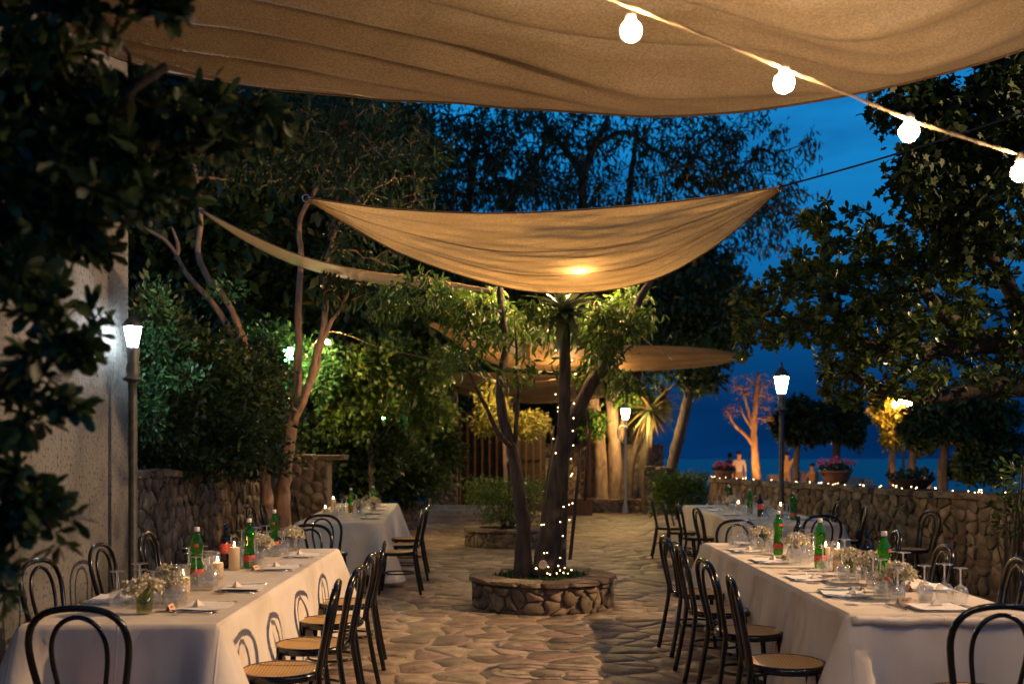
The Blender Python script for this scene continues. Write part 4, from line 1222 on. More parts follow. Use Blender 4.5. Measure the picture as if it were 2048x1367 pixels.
tree('tall_tree', 'slimmer tall tree with gaps of blue sky left of the silhouetted one', tk, bb, 'lance', M['leaf_d'], M['bark_d'], .25, 13, 72, droop=.5, spread=.25, tip=.009)
# dark dense trees of the slope behind the left side
def dense(label, x, Y, blobs, seed, n=170, size=.36, mat='leaf_d'):
    bl2 = [(at(bx, by, Y + dy), (rx * Y / F, 1.4, ry * Y / F), n) for bx, by, rx, ry, dy in blobs]
    return tree('dense_tree', label, [([at(x, 1000, Y), at(x + 10, 700, Y), at(x - 5, 450, Y), at(x + 15, 250, Y)], [.22, .18, .13, .05])], bl2, 'plain', M[mat], M['bark_d'], size, 46, seed, droop=.25, spread=.30, group='dark trees on the slope', shell=.45)
dense('dark dense tree rising behind the plaster corner', 330, 19, [(330, 480, 170, 180, 0), (300, 250, 200, 160, 0), (420, 350, 150, 170, 0), (360, 680, 170, 130, 0)], 81)
dense('dark dense tree behind the salmon trunks', 530, 22, [(540, 480, 180, 200, 0), (520, 260, 190, 150, 0), (620, 640, 170, 140, 0), (480, 680, 150, 130, 0)], 82)
dense('dark dense tree between the salmon trunks and the tan sail', 740, 24, [(740, 520, 190, 160, 0), (720, 330, 170, 170, 0), (830, 630, 190, 130, 0), (720, 740, 170, 130, 0)], 83)
dense('dark leafy mass behind the planter tree', 940, 30, [(940, 600, 170, 110, 0), (1080, 620, 160, 110, 0), (900, 720, 120, 90, 0), (1010, 790, 140, 110, 4), (1100, 820, 120, 120, 4)], 84, 120)
dense('dark tree behind the lit pair of trunks', 1260, 31, [(1240, 600, 160, 120, 0), (1350, 560, 130, 110, 0), (1150, 660, 120, 110, 0), (1210, 800, 100, 140, 0)], 85, 120)

# --- leaning tree right of the courtyard end
tk = [([at(1338, 985, 27), at(1345, 930, 27), at(1362, 860, 27), at(1378, 790, 27), at(1392, 740, 27), at(1400, 680, 27)], [.17, .155, .14, .13, .12, .08]), ([at(1378, 790, 27), at(1365, 740, 27), at(1345, 690, 27)], [.09, .08, .05])]
tree('leaning_tree', 'leaning dark-crowned tree beside the dracaena at the courtyard end', tk, [(at(1370, 690, 27), (1.5, 1.4, .9), 120), (at(1300, 620, 27), (1.3, 1.4, 1.2), 110), (at(1430, 610, 27), (1.3, 1.4, 1.2), 110), (at(1410, 760, 27), (.8, .8, .35), 30)], 'plain', M['leaf_d'], M['bark_d'], .22, 34, 91, droop=.35, spread=.2)
# pair of pale trunks
tk = [([at(1208, 1010, 28.6), at(1203, 930, 28.6), at(1192, 850, 28.6), at(1182, 790, 28.6), at(1170, 745, 28.6)], [.25, .22, .21, .22, .2]), ([at(1228, 1010, 28.4), at(1230, 930, 28.4), at(1226, 850, 28.4), at(1222, 790, 28.4), at(1215, 740, 28.4)], [.2, .18, .17, .17, .15]),
      ([at(1240, 880, 28.4), at(1250, 830, 28.4), at(1262, 780, 28.3)], [.1, .09, .07])]
tree('pale_trunk_tree', 'pale thick double-trunked tree lit by the warm scroll-arm lantern', tk, [(at(1190, 720, 28.5), (1.3, 1., .6), 60), (at(1260, 790, 28.0), (.4, .4, .25), 24), (at(1190, 850, 28.2), (.35, .4, .5), 30)], 'plain', M['leaf_c'], M['bark'], .17, 26, 92, droop=.3, spread=.16)
# dracaena with hanging dry leaves
yucca('dracaena', 'dracaena with drooping dry leaves beside the warm lantern', [at(1290, 1000, 28), at(1288, 925, 28), at(1298, 870, 28), at(1300, 830, 28)], (.16, .12), [at(1300, 820, 28)], 90, 1.25, .045, (M['leaf_dry'], M['leaf_s']), 19, el=(-1.45, .9), bend=(.1, .5))
yucca('dracaena', 'second dracaena head leaning behind the warm lantern', [at(1258, 1000, 28.4), at(1262, 930, 28.4), at(1285, 860, 28.4), at(1325, 800, 28.4)], (.12, .1), [at(1328, 795, 28.4)], 60, 1.1, .045, (M['leaf_s'], M['leaf_dry']), 20, el=(-1.3, 1.2), bend=(.1, .5))
# green-lit spiky palm and shrubs in the bed
yucca('spiky_palm', 'spiky palm lit green by the small lantern', [Vector((at(818, 915, 21.2).x, 21.2, -.02)), at(822, 950, 21.2), at(820, 850, 21.2)], (.09, .06), [at(820, 845, 21.2), at(812, 905, 21.1)], 42, .95, .03, (M['leaf_s'],), 23, el=(-.3, 1.4), bend=(.05, .3), base=at(815, 980, 21.2))
tree('garden_shrub', 'airy shrub with patches of yellow-green lit leaves behind the salmon trunks', [([at(745, 1000, 18.4), at(740, 900, 18.4), at(735, 800, 18.4), at(745, 720, 18.4)], [.06, .05, .04, .02]), ([at(740, 920, 18.4), at(800, 820, 18.7), at(850, 740, 18.8)], [.04, .03, .015]), ([at(738, 880, 18.4), at(690, 800, 18.), at(660, 730, 18.)], [.04, .03, .015])],
     [(at(700, 740, 18.), (.6, .6, .45), 70), (at(780, 720, 18.4), (.6, .6, .45), 70), (at(860, 740, 18.8), (.5, .6, .45), 60), (at(690, 840, 17.9), (.5, .5, .4), 45), (at(770, 800, 18.2), (.5, .6, .35), 45), (at(870, 830, 19.), (.45, .5, .4), 40), (at(640, 760, 17.6), (.3, .4, .35), 26)], 'plain', M['leaf_c'], M['bark_d'], .13, 26, 101, droop=.3, spread=.15, cat='shrub', group='shrubs in the left bed')
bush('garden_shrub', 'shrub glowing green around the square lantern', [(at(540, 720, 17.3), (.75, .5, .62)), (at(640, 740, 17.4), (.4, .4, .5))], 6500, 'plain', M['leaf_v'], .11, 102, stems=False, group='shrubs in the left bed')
bush('garden_shrub', 'dark low shrubs along the bed beside the far left table', [(at(690, 940, 19.2), (.8, .6, .6)), (at(800, 950, 20.5), (.8, .6, .6)), (at(620, 900, 18.5), (.6, .6, .6)), (at(870, 900, 22.5), (.6, .5, .8)), (at(740, 900, 18.8), (.7, .5, .6))], 16000, 'plain', M['leaf_d'], .16, 103, stems=False, group='shrubs in the left bed')
bush('ivy_hedge', 'thick ivy hedge spilling over the rubble retaining wall', [(at(350, 760, 12.4), (.75, .7, .75)), (at(450, 800, 13.2), (.7, .7, .72)), (at(390, 880, 12.2), (.95, .5, .42)), (at(300, 690, 11.6), (.35, .6, .6)), (at(500, 850, 14.5), (.6, .7, .5)), (at(310, 830, 11.4), (.4, .5, .7)), (at(520, 760, 15.), (.5, .6, .6)), (at(470, 925, 13.6), (.8, .3, .2)), (at(340, 915, 11.5), (.5, .3, .2))], 36000, 'plain', M['leaf_d'], .105, 104, cat='hedge', stems=False)
# fallen leaves on the paving
n = 260
pos = np.c_[rng.uniform(-1.2, 1.6, n), 4.6 + rng.random(n) ** .7 * 14, np.full(n, .012)]
d = rng.normal(size=(n, 3)) * np.array([1, 1, .12])
o = link('fallen_leaves', leaves_mesh('fallen_leaves', pos, d, rng.uniform(.03, .075, n), 'lance', M['leaf_dry'], rng, 3.)); tag(o, 'small dry leaves scattered over the courtyard paving', 'leaves', kind='stuff')
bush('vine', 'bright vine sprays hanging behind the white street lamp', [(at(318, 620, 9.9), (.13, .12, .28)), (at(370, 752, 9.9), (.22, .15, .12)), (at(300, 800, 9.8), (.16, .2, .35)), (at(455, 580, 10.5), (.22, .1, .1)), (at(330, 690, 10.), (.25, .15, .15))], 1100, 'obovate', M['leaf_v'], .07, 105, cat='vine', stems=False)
bush('low_hedge', 'dark clipped hedge at the far end of the stone wall', [(at(1360, 985, 20.3), (.52, .5, .36))], 5000, 'plain', M['leaf_c'], .09, 106, cat='hedge', kind_round=False)
# ivy bits on the near end of the stone wall, at the right edge of the picture
bush('wall_creeper', 'creeper leaves on the stone wall at the right edge', [(at(2030, 1040, 8.4), (.16, .3, .22)), (at(2040, 960, 8.2), (.15, .3, .2))], 500, 'obovate', M['leaf_g'], .07, 107, cat='vine')

# --- right tree with glossy whorled leaves
def rt(x, y, Y): return at(x, y, Y)
tk = [([(5.75, 9.9, 0), (5.6, 9.8, .9), rt(2140, 800, 9.6), rt(2080, 720, 9.4), rt(1990, 690, 9.2), rt(1900, 640, 9.1), rt(1830, 560, 9.)], [.2, .18, .16, .14, .11, .08, .04]),
      ([rt(2100, 770, 9.5), rt(1980, 775, 9.2), rt(1850, 795, 9.1), rt(1740, 770, 9.), rt(1650, 720, 8.9)], [.11, .09, .07, .05, .03]),
      ([rt(1990, 690, 9.2), rt(1800, 700, 8.9), rt(1640, 660, 8.7), rt(1540, 620, 8.6)], [.08, .06, .045, .025]),
      ([rt(2080, 720, 9.4), rt(2010, 560, 9.3), rt(1930, 440, 9.2)], [.10, .07, .03])]
bb = [(rt(1600, 620, 8.6), (.62, .6, .5), 120), (rt(1700, 500, 8.9), (.55, .6, .38), 95), (rt(1560, 700, 8.6), (.45, .5, .32), 70), (rt(1730, 640, 8.8), (.6, .6, .5), 120), (rt(1850, 600, 9.), (.55, .7, .5), 100), (rt(1880, 480, 9.1), (.45, .6, .4), 80), (rt(1960, 560, 9.2), (.5, .7, .7), 100),
      (rt(1760, 760, 9.0), (.7, .6, .25), 70), (rt(1950, 720, 9.3), (.6, .7, .4), 80), (rt(2040, 650, 9.3), (.4, .6, .9), 70), (rt(1640, 430, 8.9), (.2, .3, .12), 12)]
tree('glossy_leaf_tree', 'broad tree with whorls of glossy oval leaves over the right tables', tk, bb, 'obovate', M['leaf_g'], M['bark_k'], .092, 13, 111, droop=.0, whorl=True, tip=.004, leaf_parts=300, shell=.3, start=.5, avoid=lambda T: ((lambda x, y: (x > 1490) & (x < 1640) & (y > 690))(1024 + F * T[:, 0] / T[:, 1], HY - F * (T[:, 2] - H) / T[:, 1])))
# --- lobed-leaf tree above it
tk = [([(6.4, 8.6, 0), (6.3, 8.5, 2.2), (5.6, 8.3, 3.8), rt(2150, 350, 8.1), rt(2050, 300, 8.), rt(1950, 260, 7.9)], [.22, .2, .17, .12, .08, .04])]
bb = [(rt(1990, 240, 7.9), (.55, .6, .42), 80), (rt(1880, 270, 7.8), (.42, .5, .32), 46), (rt(1840, 200, 7.7), (.35, .4, .16), 26), (rt(1860, 370, 7.8), (.36, .5, .28), 40), (rt(1990, 400, 8.), (.5, .6, .5), 70), (rt(2030, 140, 7.8), (.3, .4, .3), 30)]
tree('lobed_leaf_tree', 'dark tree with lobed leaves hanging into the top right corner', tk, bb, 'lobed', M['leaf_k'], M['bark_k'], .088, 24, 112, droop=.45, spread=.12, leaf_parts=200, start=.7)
# --- blurred shrub tree close to the camera at the left
tk = [([(-2.55, 2.6, 0), (-2.5, 2.6, 1.2), (-2.3, 2.6, 2.0), at(100, 330, 2.6), at(240, 200, 2.6), at(330, 130, 2.6)], [.09, .08, .06, .04, .025, .012]),
      ([(-2.45, 2.6, 1.4), at(-150, 800, 2.5), at(20, 750, 2.5), at(110, 690, 2.5)], [.045, .035, .02, .01]),
      ([(-2.5, 2.6, .9), at(-220, 1110, 2.5), at(-60, 1060, 2.5), at(70, 1035, 2.5)], [.04, .03, .02, .01]),
      ([at(100, 330, 2.6), at(260, 300, 2.7), at(420, 230, 2.8), at(520, 200, 2.8)], [.025, .02, .014, .008])]
bb = [(at(90, 330, 2.6), (.24, .3, .24), 70), (at(60, 130, 2.6), (.18, .3, .2), 50), (at(120, 260, 2.9), (.26, .25, .22), 50), (at(40, 430, 2.7), (.16, .2, .14), 26), (at(290, 270, 2.75), (.22, .25, .13), 44), (at(430, 250, 2.85), (.17, .22, .07), 26), (at(540, 228, 2.9), (.07, .12, .05), 8), (at(330, 380, 2.75), (.14, .2, .10), 16), (at(170, 430, 2.6), (.18, .25, .10), 24),
      (at(40, 560, 2.5), (.12, .2, .13), 14), (at(110, 660, 2.5), (.11, .15, .13), 13), (at(40, 790, 2.5), (.09, .15, .13), 9), (at(150, 800, 2.5), (.05, .12, .06), 4), (at(20, 930, 2.4), (.05, .12, .08), 4), (at(95, 1030, 2.5), (.10, .12, .09), 15), (at(10, 1150, 2.5), (.05, .1, .10), 7), (at(30, 1010, 2.5), (.06, .1, .08), 8), (at(330, 25, 2.4), (.05, .1, .03), 7), (at(180, 20, 2.4), (.12, .1, .05), 10)]
tree('whorled_shrub', 'dark out-of-focus shrub with oval leaves framing the left edge', tk, bb, 'obovate', M['leaf_d'], M['bark_k'], .068, 12, 121, whorl=True, droop=.0, tip=.0018, leaf_parts=300, cat='shrub', start=.4, shell=.4)

# --- trees of the terrace by the sea
def far_tree(label, x, y0, Y, limbs, blobs, mat, bm, size, seed, per=22, tip=.008):
    tk = [([at(px, py, Y) for px, py in l], list(np.linspace(r0, r1, len(l)))) for l, r0, r1 in limbs]
    bl2 = [(at(bx, by, Y), (rx * Y / F, rx * Y / F * .8, ry * Y / F), n) for bx, by, rx, ry, n in blobs]
    return tree('terrace_tree', label, tk, bl2, 'plain', M[mat], M[bm], size, per, seed, droop=.15, spread=.12, group='trees on the sea terrace', tip=tip, start=.7)
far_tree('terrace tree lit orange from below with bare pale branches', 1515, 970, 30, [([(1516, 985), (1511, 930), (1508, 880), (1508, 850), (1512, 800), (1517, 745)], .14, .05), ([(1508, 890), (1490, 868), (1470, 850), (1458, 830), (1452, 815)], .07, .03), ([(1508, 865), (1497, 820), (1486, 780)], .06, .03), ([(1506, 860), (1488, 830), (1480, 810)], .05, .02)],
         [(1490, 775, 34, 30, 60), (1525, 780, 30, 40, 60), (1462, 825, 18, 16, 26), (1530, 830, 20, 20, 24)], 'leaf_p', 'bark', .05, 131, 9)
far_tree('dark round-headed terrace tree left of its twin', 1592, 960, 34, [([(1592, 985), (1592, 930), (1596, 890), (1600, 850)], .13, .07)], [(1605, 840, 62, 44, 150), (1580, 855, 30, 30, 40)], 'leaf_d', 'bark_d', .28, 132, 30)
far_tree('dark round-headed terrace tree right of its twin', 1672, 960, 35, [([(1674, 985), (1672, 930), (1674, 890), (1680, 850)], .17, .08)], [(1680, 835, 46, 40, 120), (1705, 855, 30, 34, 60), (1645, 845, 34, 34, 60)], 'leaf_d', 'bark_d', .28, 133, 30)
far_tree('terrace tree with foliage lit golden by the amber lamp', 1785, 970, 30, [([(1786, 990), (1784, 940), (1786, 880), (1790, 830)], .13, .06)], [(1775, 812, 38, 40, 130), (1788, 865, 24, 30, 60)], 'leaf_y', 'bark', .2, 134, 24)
far_tree('large dark terrace tree at the right beyond the wall', 1885, 990, 24, [([(1886, 1000), (1885, 940), (1890, 890), (1900, 850)], .13, .09), ([(1822, 1000), (1823, 930), (1830, 880)], .12, .07)], [(1930, 830, 110, 60, 200), (1990, 900, 60, 60, 100), (1850, 850, 50, 50, 70), (1950, 930, 50, 30, 50)], 'leaf_d', 'bark_d', .2, 135, 36)
# ------------------------------------------------------------------ tables and cloths
def table(cx, cy, w, l, rot, label, tlabel, seed, ztop=.75, drop=.62, flare=.07, corner=.17, nfold=1.0, runner=False):
    root = empty('banquet_table', (cx, cy, 0), rot); tag(root, tlabel, 'table', 'banquet tables')
    b = MB(); b.box((0, 0, ztop - .035), (w - .02, l - .02, .03)); b.build('tabletop', M['wood_d'], root, smooth=False)
    for sx in (-1, 1):
        for sy in (-1, 1):
            b = MB(); b.tube([(sx * (w / 2 - .09), sy * (l / 2 - .12), .0), (sx * (w / 2 - .09), sy * (l / 2 - .12), ztop - .05)], .025, 8); b.build('leg', M['iron'], root)
    rng = np.random.default_rng(seed)
    # perimeter walk
    per = []
    hw, hl, rc = w / 2, l / 2, .014
    def side(a, b_, nrm, n):
        for t in np.linspace(0, 1, n, endpoint=False):
            per.append((a[0] + (b_[0] - a[0]) * t, a[1] + (b_[1] - a[1]) * t, nrm[0], nrm[1], 0.0))
    def corn(c, a0):
        for t in np.linspace(0, 1, 12, endpoint=False):
            a = a0 + t * PI / 2
            per.append((c[0] + rc * math.cos(a), c[1] + rc * math.sin(a), math.cos(a), math.sin(a), math.sin(PI * t)))
    st = .028
    side((hw, -hl + rc), (hw, hl - rc), (1, 0), int(l / st)); corn((hw - rc, hl - rc), 0)
    side((hw - rc, hl), (-hw + rc, hl), (0, 1), int(w / st)); corn((-hw + rc, hl - rc), PI / 2)
    side((-hw, hl - rc), (-hw, -hl + rc), (-1, 0), int(l / st)); corn((-hw + rc, -hl + rc), PI)
    side((-hw + rc, -hl), (hw - rc, -hl), (0, -1), int(w / st)); corn((hw - rc, -hl + rc), 1.5 * PI)
    P = np.array(per); n = len(P)
    arc = np.concatenate([[0], np.cumsum(np.linalg.norm(np.diff(P[:, :2], axis=0), axis=1))])
    # distance to nearest corner, for the cone folds
    cs = np.array([(hw, hl), (-hw, hl), (-hw, -hl), (hw, -hl)])
    dc = np.min(np.linalg.norm(P[:, None, :2] - cs[None], axis=2), axis=1)
    cone = np.exp(-(dc / .10) ** 2) - .35 * np.exp(-((dc - .20) / .08) ** 2)
    wave = np.zeros(n); tot = arc[-1] + st
    for k in range(9):
        f = rng.integers(9, 60); wave += math.sqrt(20 / f) * np.sin(2 * PI * arc / tot * f + rng.random() * 6.28) * rng.uniform(.4, 1)
    wave = np.sign(wave) * np.abs(wave) ** 1.2
    wave /= np.abs(wave).max()
    pleat = np.zeros(n)
    c = .1
    while c < tot:                         # separate hanging pleats of uneven width
        wd = rng.uniform(.035, .11); pleat += rng.uniform(.3, 1.) * np.exp(-((arc - c) / wd) ** 2); c += rng.uniform(.13, .55)
    crease = np.zeros(n)
    for c in np.arange(.2, tot, .47): crease += .007 * np.exp(-((arc - c - rng.uniform(-.1, .1)) / .010) ** 2)
    fine = np.zeros(n)
    for k in range(6):
        f = rng.integers(70, 150); fine += np.sin(2 * PI * arc / tot * f + rng.random() * 6.28) * rng.uniform(.3, 1)
    fine = fine / np.abs(fine).max() * (.4 + .6 * np.sin(arc * 1.7 + seed) ** 2)
    rings = [0, .008, .02, .045, .09, .15, .22, .29, .36, .43, .50, .56, drop]
    rings = [r for r in rings if r <= drop]
    V = []
    for d in rings:
        t = d / drop
        o = .006 * min(1, d / .02) + flare * t ** 1.1 + (.045 * nfold * wave + .055 * nfold * pleat + .014 * fine) * t ** .8 + crease * min(1, d / .05) + corner * cone * t ** .9
        dd = d - .06 * cone * t * 0 + .05 * cone * t
        z = ztop - .004 - dd + (.006 if d < .01 else 0)
        z = np.maximum(z + .008 * t * np.sin(arc * 7 + seed), .012)
        if d == 0:
            V.append(np.c_[P[:, 0] - P[:, 2] * .012, P[:, 1] - P[:, 3] * .012, np.full(n, ztop + .003)])
        else:
            V.append(np.c_[P[:, 0] + P[:, 2] * o, P[:, 1] + P[:, 3] * o, z if np.ndim(z) else np.full(n, z)])
    nr = len(rings)
    Vs = np.vstack(V)
    Q = []
    for k in range(nr - 1):
        a = np.arange(n); b_ = (a + 1) % n
        Q.append(np.c_[k * n + a, (k + 1) * n + a, (k + 1) * n + b_, k * n + b_])
    # top: inner grid with slight ripples and creases
    gx, gy = 18, int(l / .06)
    xs = np.linspace(-hw + .012, hw - .012, gx); ys = np.linspace(-hl + .012, hl - .012, gy)
    X, Y = np.meshgrid(xs, ys, indexing='ij')
    Z = ztop + .003 + .0016 * np.sin(X * 11 + 2 * np.sin(Y * 3 + seed)) + .0012 * np.sin(Y * 9 + seed)
    edge = np.minimum(np.minimum(X - xs[0], xs[-1] - X), np.minimum(Y - ys[0], ys[-1] - Y))
    Z = np.where(edge < .01, ztop + .003, Z)
    base_i = len(Vs)
    Vs = np.vstack([Vs, np.c_[X.ravel(), Y.ravel(), Z.ravel()]])
    I = base_i + np.arange(gx * gy).reshape(gx, gy)
    Q.append(np.stack([I[:-1, :-1], I[1:, :-1], I[1:, 1:], I[:-1, 1:]], -1).reshape(-1, 4))
    me = np_mesh('tablecloth', Vs, quads=np.vstack(Q), mat=M['cloth'], smooth=True)
    o = link('tablecloth', me); o.location = (cx, cy, 0); o.rotation_euler.z = rot
    tag(o, label, 'tablecloth', 'white tablecloths')
    return Matrix.Translation((cx, cy, ztop + .006)) @ Matrix.Rotation(rot, 4, 'Z'), w, l

TL1 = table(-1.845, 6.42, .90, 3.80, math.radians(1.7), 'white cloth over the front left table, in shade at its near end', 'front left banquet table hidden under its white cloth', 1)
TR1 = table(2.12, 6.86, .90, 4.05, math.radians(-1.0), 'white cloth over the front right table with a rolled near edge', 'front right banquet table hidden under its white cloth', 2)
TL2 = table(-2.22, 14.1, 1.02, 4.9, math.radians(4.5), 'white cloth over the far left table with a bluish near side', 'far left banquet table hidden under its white cloth', 3, flare=.07, corner=.2)
TR2 = table(3.28, 13.7, 1.15, 4.6, math.radians(-1.5), 'white cloth over the far right table below the sea wall', 'far right banquet table hidden under its white cloth', 4)
# rolled cloth edge on the near end of the right table
b = MB()
pts = [(-.44 + .88 * t, 0, .004 * math.sin(t * 17)) for t in np.linspace(0, 1, 30)]
b.tube(pts, [.028 + .003 * math.sin(i * 1.7) for i in range(30)], 10, flat=.75)
o = b.build('rolled_cloth', M['cloth']); o.location = (2.085, 4.815, .722); o.rotation_euler.z = math.radians(-1); tag(o, 'rolled-up edge of spare cloth along the near end of the front right table', 'cloth')

# ------------------------------------------------------------------ bentwood chairs
def chair_proto():
    root = empty('bentwood_chair')
    # outer hoop with rear legs, one bent piece
    prof = [(.195, -.275, 0), (.185, -.235, .20), (.170, -.198, .44), (.178, -.208, .54), (.198, -.232, .66), (.203, -.248, .75), (.178, -.264, .825), (.115, -.274, .872), (0, -.278, .888)]
    pts = [(-x, y, z) for x, y, z in prof] + [(x, y, z) for x, y, z in prof[-2::-1]]
    S = spline(pts, 56)
    b = MB(); b.tube([tuple(p) for p in S], [.0150 if 12 < i < 44 else .0165 for i in range(56)], 9); b.build('back_hoop', M['black'], root)
    prof = [(.082, -.196, .445), (.098, -.212, .56), (.113, -.232, .67), (.108, -.247, .75), (.078, -.258, .812), (.032, -.264, .843), (0, -.265, .848)]
    pts = [(-x, y, z) for x, y, z in prof] + [(x, y, z) for x, y, z in prof[-2::-1]]
    b = MB(); b.tube([tuple(p) for p in spline(pts, 36)], .0108, 8); b.build('inner_hoop', M['black'], root)
    for s in (-1, 1):
        b = MB(); b.tube([(s * .145, .135, .445), (s * .16, .155, .24), (s * .185, .185, 0)], [.0165, .016, .0135], 9); b.build('leg', M['black'], root)
    n = 36
    ring = [(.2 * math.cos(2 * PI * k / n), .2 * math.sin(2 * PI * k / n), .448) for k in range(n)]
    b = MB(); b.lathe([(.178, .43), (.205, .428), (.212, .437), (.212, .455), (.203, .466), (.190, .466), (.180, .460), (.178, .43)], n); sf = b.build('seat_frame', M['black'], root)
    b = MB(); b.lathe([(.001, .456), (.10, .457), (.16, .460), (.186, .4645)], n); b.build('cane_seat', M['cane'], sf)
    b = MB(); b.tube([(.163 * math.cos(2 * PI * k / 24), .163 * math.sin(2 * PI * k / 24) - .02, .225) for k in range(24)], .0085, 7, closed=True); b.build('stretcher_ring', M['black'], root)
    note_kids(root)
    return root
proto = chair_proto()
used = [False]
def chair(x, y, face, label, group):
    """face: direction the sitter looks, in degrees from +Y, counter-clockwise."""
    if used[0]:
        c = copy_tree(proto)
    else:
        c = proto; used[0] = True
    c.location = (x, y, -.002 + .008); c.rotation_euler = (0, 0, math.radians(face))
    tag(c, label, 'chair', group)
    return c
rr = random.Random(77)
ORD = ['nearest', 'second', 'third', 'fourth', 'fifth', 'sixth']
def row(xs_ys, face, where, group):
    for k, (x, y) in enumerate(xs_ys):
        chair(x, y, face + rr.uniform(-9, 9), f'black bentwood chair, {ORD[k]} of the row {where}', group)
row([(-1.14, 4.92), (-1.13, 5.60), (-1.17, 6.42), (-1.2, 7.22)], 90, 'on the aisle side of the front left table', 'chairs at the front left table')
row([(-2.58, 5.95), (-2.66, 7.08), (-2.74, 8.2)], -90, 'on the plaster-wall side of the front left table', 'chairs at the front left table')
chair(-1.80, 4.36, 2, 'black bentwood chair seen from behind at the shaded near end of the left table', 'chairs at the front left table')
chair(-1.86, 8.86, 178, 'black bentwood chair facing the camera at the far end of the front left table', 'chairs at the front left table')
chair(-2.02, 10.95, -4, 'black bentwood chair seen from behind at the bluish near side of the far left table', 'chairs at the far left table')
row([(-1.28, 11.1), (-1.32, 12.0), (-1.36, 12.9)], 90, 'on the aisle side of the far left table', 'chairs at the far left table')
row([(-3.02, 12.5), (-3.06, 13.3), (-3.14, 14.3), (-3.2, 16.)], -90, 'on the garden side of the far left table', 'chairs at the far left table')
row([(1.40, 5.1), (1.43, 6.02), (1.43, 6.86), (1.46, 7.75)], -90, 'on the aisle side of the front right table', 'chairs at the front right table')
row([(2.82, 6.1), (2.76, 7.0), (2.96, 8.4)], 88, 'on the wall side of the front right table', 'chairs at the front right table')
chair(2.06, 4.42, -3, 'black bentwood chair seen from behind at the lit near end of the right table', 'chairs at the front right table')
chair(2.2, 9.5, 178, 'black bentwood chair facing the camera at the far end of the front right table', 'chairs at the front right table')
chair(3.32, 10.9, 0, 'black bentwood chair seen from behind at the near end of the far right table', 'chairs at the far right table')
row([(2.52, 12.15), (2.46, 13.1), (2.42, 14.1), (2.38, 15.0)], -90, 'on the aisle side of the far right table', 'chairs at the far right table')
row([(4.18, 12.6), (4.12, 13.5), (4.05, 15.3)], 85, 'on the wall side of the far right table', 'chairs at the far right table')
chair(4.55, 11.4, 100, 'black bentwood chair standing apart against the stone wall', 'chairs at the far right table')
chair(3.0, 16.4, 180, 'black bentwood chair at the far end of the far right table', 'chairs at the far right table')

# ------------------------------------------------------------------ table ware: one prototype of each, copied
ZT = .756
def proto_of(name, parts):
    root = empty(name)
    prev = {}
    for pn, b, mt, sm in parts:
        up = {'wick': 'wax', 'foil_cap': 'body', 'neck_ring': 'body'}.get(pn)
        prev[pn] = b.build(pn, mt, prev.get(up, root), smooth=sm)
    note_kids(root)
    return [root, False]
def put(pr, x, y, z, rz, label, cat, group, scale=1.0, name=None):
    root, u = pr
    if u:
        c = copy_tree(root)
    else:
        c = root; pr[1] = True
    c.location = (x, y, z); c.rotation_euler = (0, 0, rz); c.scale = (scale,) * 3
    tag(c, label, cat, group)
    return c

def glass_parts(R, hb, hs):
    bowl = MB(); bowl.lathe([(R * .80, 0), (R * .94, hb * .30), (R, hb * .55), (R * .93, hb * .75), (R * .66, hb * .92), (R * .3, hb * .99), (.006, hb * 1.02)], 22)
    stem = MB(); stem.lathe([(.010, hb * 1.0), (.0048, hb * 1.06), (.0038, hb + hs * .5), (.0045, hb + hs * .9), (.010, hb + hs * .985)], 12)
    foot = MB(); foot.lathe([(.006, hb + hs * .975), (R * .55, hb + hs * .99), (R * .93, hb + hs), (R * .93, hb + hs + .0025), (.004, hb + hs + .003)], 24)
    return [('bowl', bowl, M['glass'], True), ('stem', stem, M['glass_s'], True), ('foot', foot, M['glass_s'], True)]
P_GL = proto_of('wine_glass', glass_parts(.045, .108, .095))
P_GS = proto_of('wine_glass', glass_parts(.039, .092, .088))
tb = MB(); tb.lathe([(.033, 0), (.037, .05), (.038, .085), (.0355, .085), (.034, .05), (.030, .012), (.001, .012)], 22, cap0=True)
P_TU = proto_of('tumbler', [('cup', tb, M['glass'], True)])
def bottle_parts():
    g = MB(); g.lathe([(.033, 0), (.037, .006), (.038, .03), (.038, .085), (.033, .13), (.0285, .165), (.030, .19), (.037, .215), (.0375, .24), (.031, .265), (.019, .287), (.0145, .296), (.0145, .312)], 24, cap0=True)
    lb = MB(); lb.lathe([(.0388, .045), (.0388, .088)], 24)
    em = MB(); em.add([(.0385 * math.sin(a), -.0385 * math.cos(a), z) for z in (.222, .240) for a in np.linspace(-.6, .3, 7)], [(i, i + 1, i + 8, i + 7) for i in range(6)])
    cp = MB(); cp.lathe([(.0165, .310), (.0168, .334), (.015, .338), (.001, .3385)], 18, cap0=True)
    nk = MB(); nk.lathe([(.0175, .3065), (.0175, .311), (.0145, .312)], 18)
    return [('body', g, M['green'], True), ('label', lb, M['red'], True), ('emblem', em, M['redband'], True), ('cap', cp, M['cap'], True), ('neck_ring', nk, M['green'], True)]
P_BO = proto_of('water_bottle', bottle_parts())
w_ = MB(); w_.lathe([(.034, 0), (.0375, .006), (.0375, .19), (.033, .212), (.019, .232), (.0145, .245), (.0145, .285)], 24, cap0=True)
wl = MB(); wl.lathe([(.0381, .095), (.0381, .165)], 24)
wc = MB(); wc.lathe([(.0155, .245), (.016, .296), (.014, .300), (.001, .3005)], 18)
P_WI = proto_of('wine_bottle', [('body', w_, M['wine'], True), ('label', wl, M['red'], True), ('foil_cap', wc, M['wine'], True)])
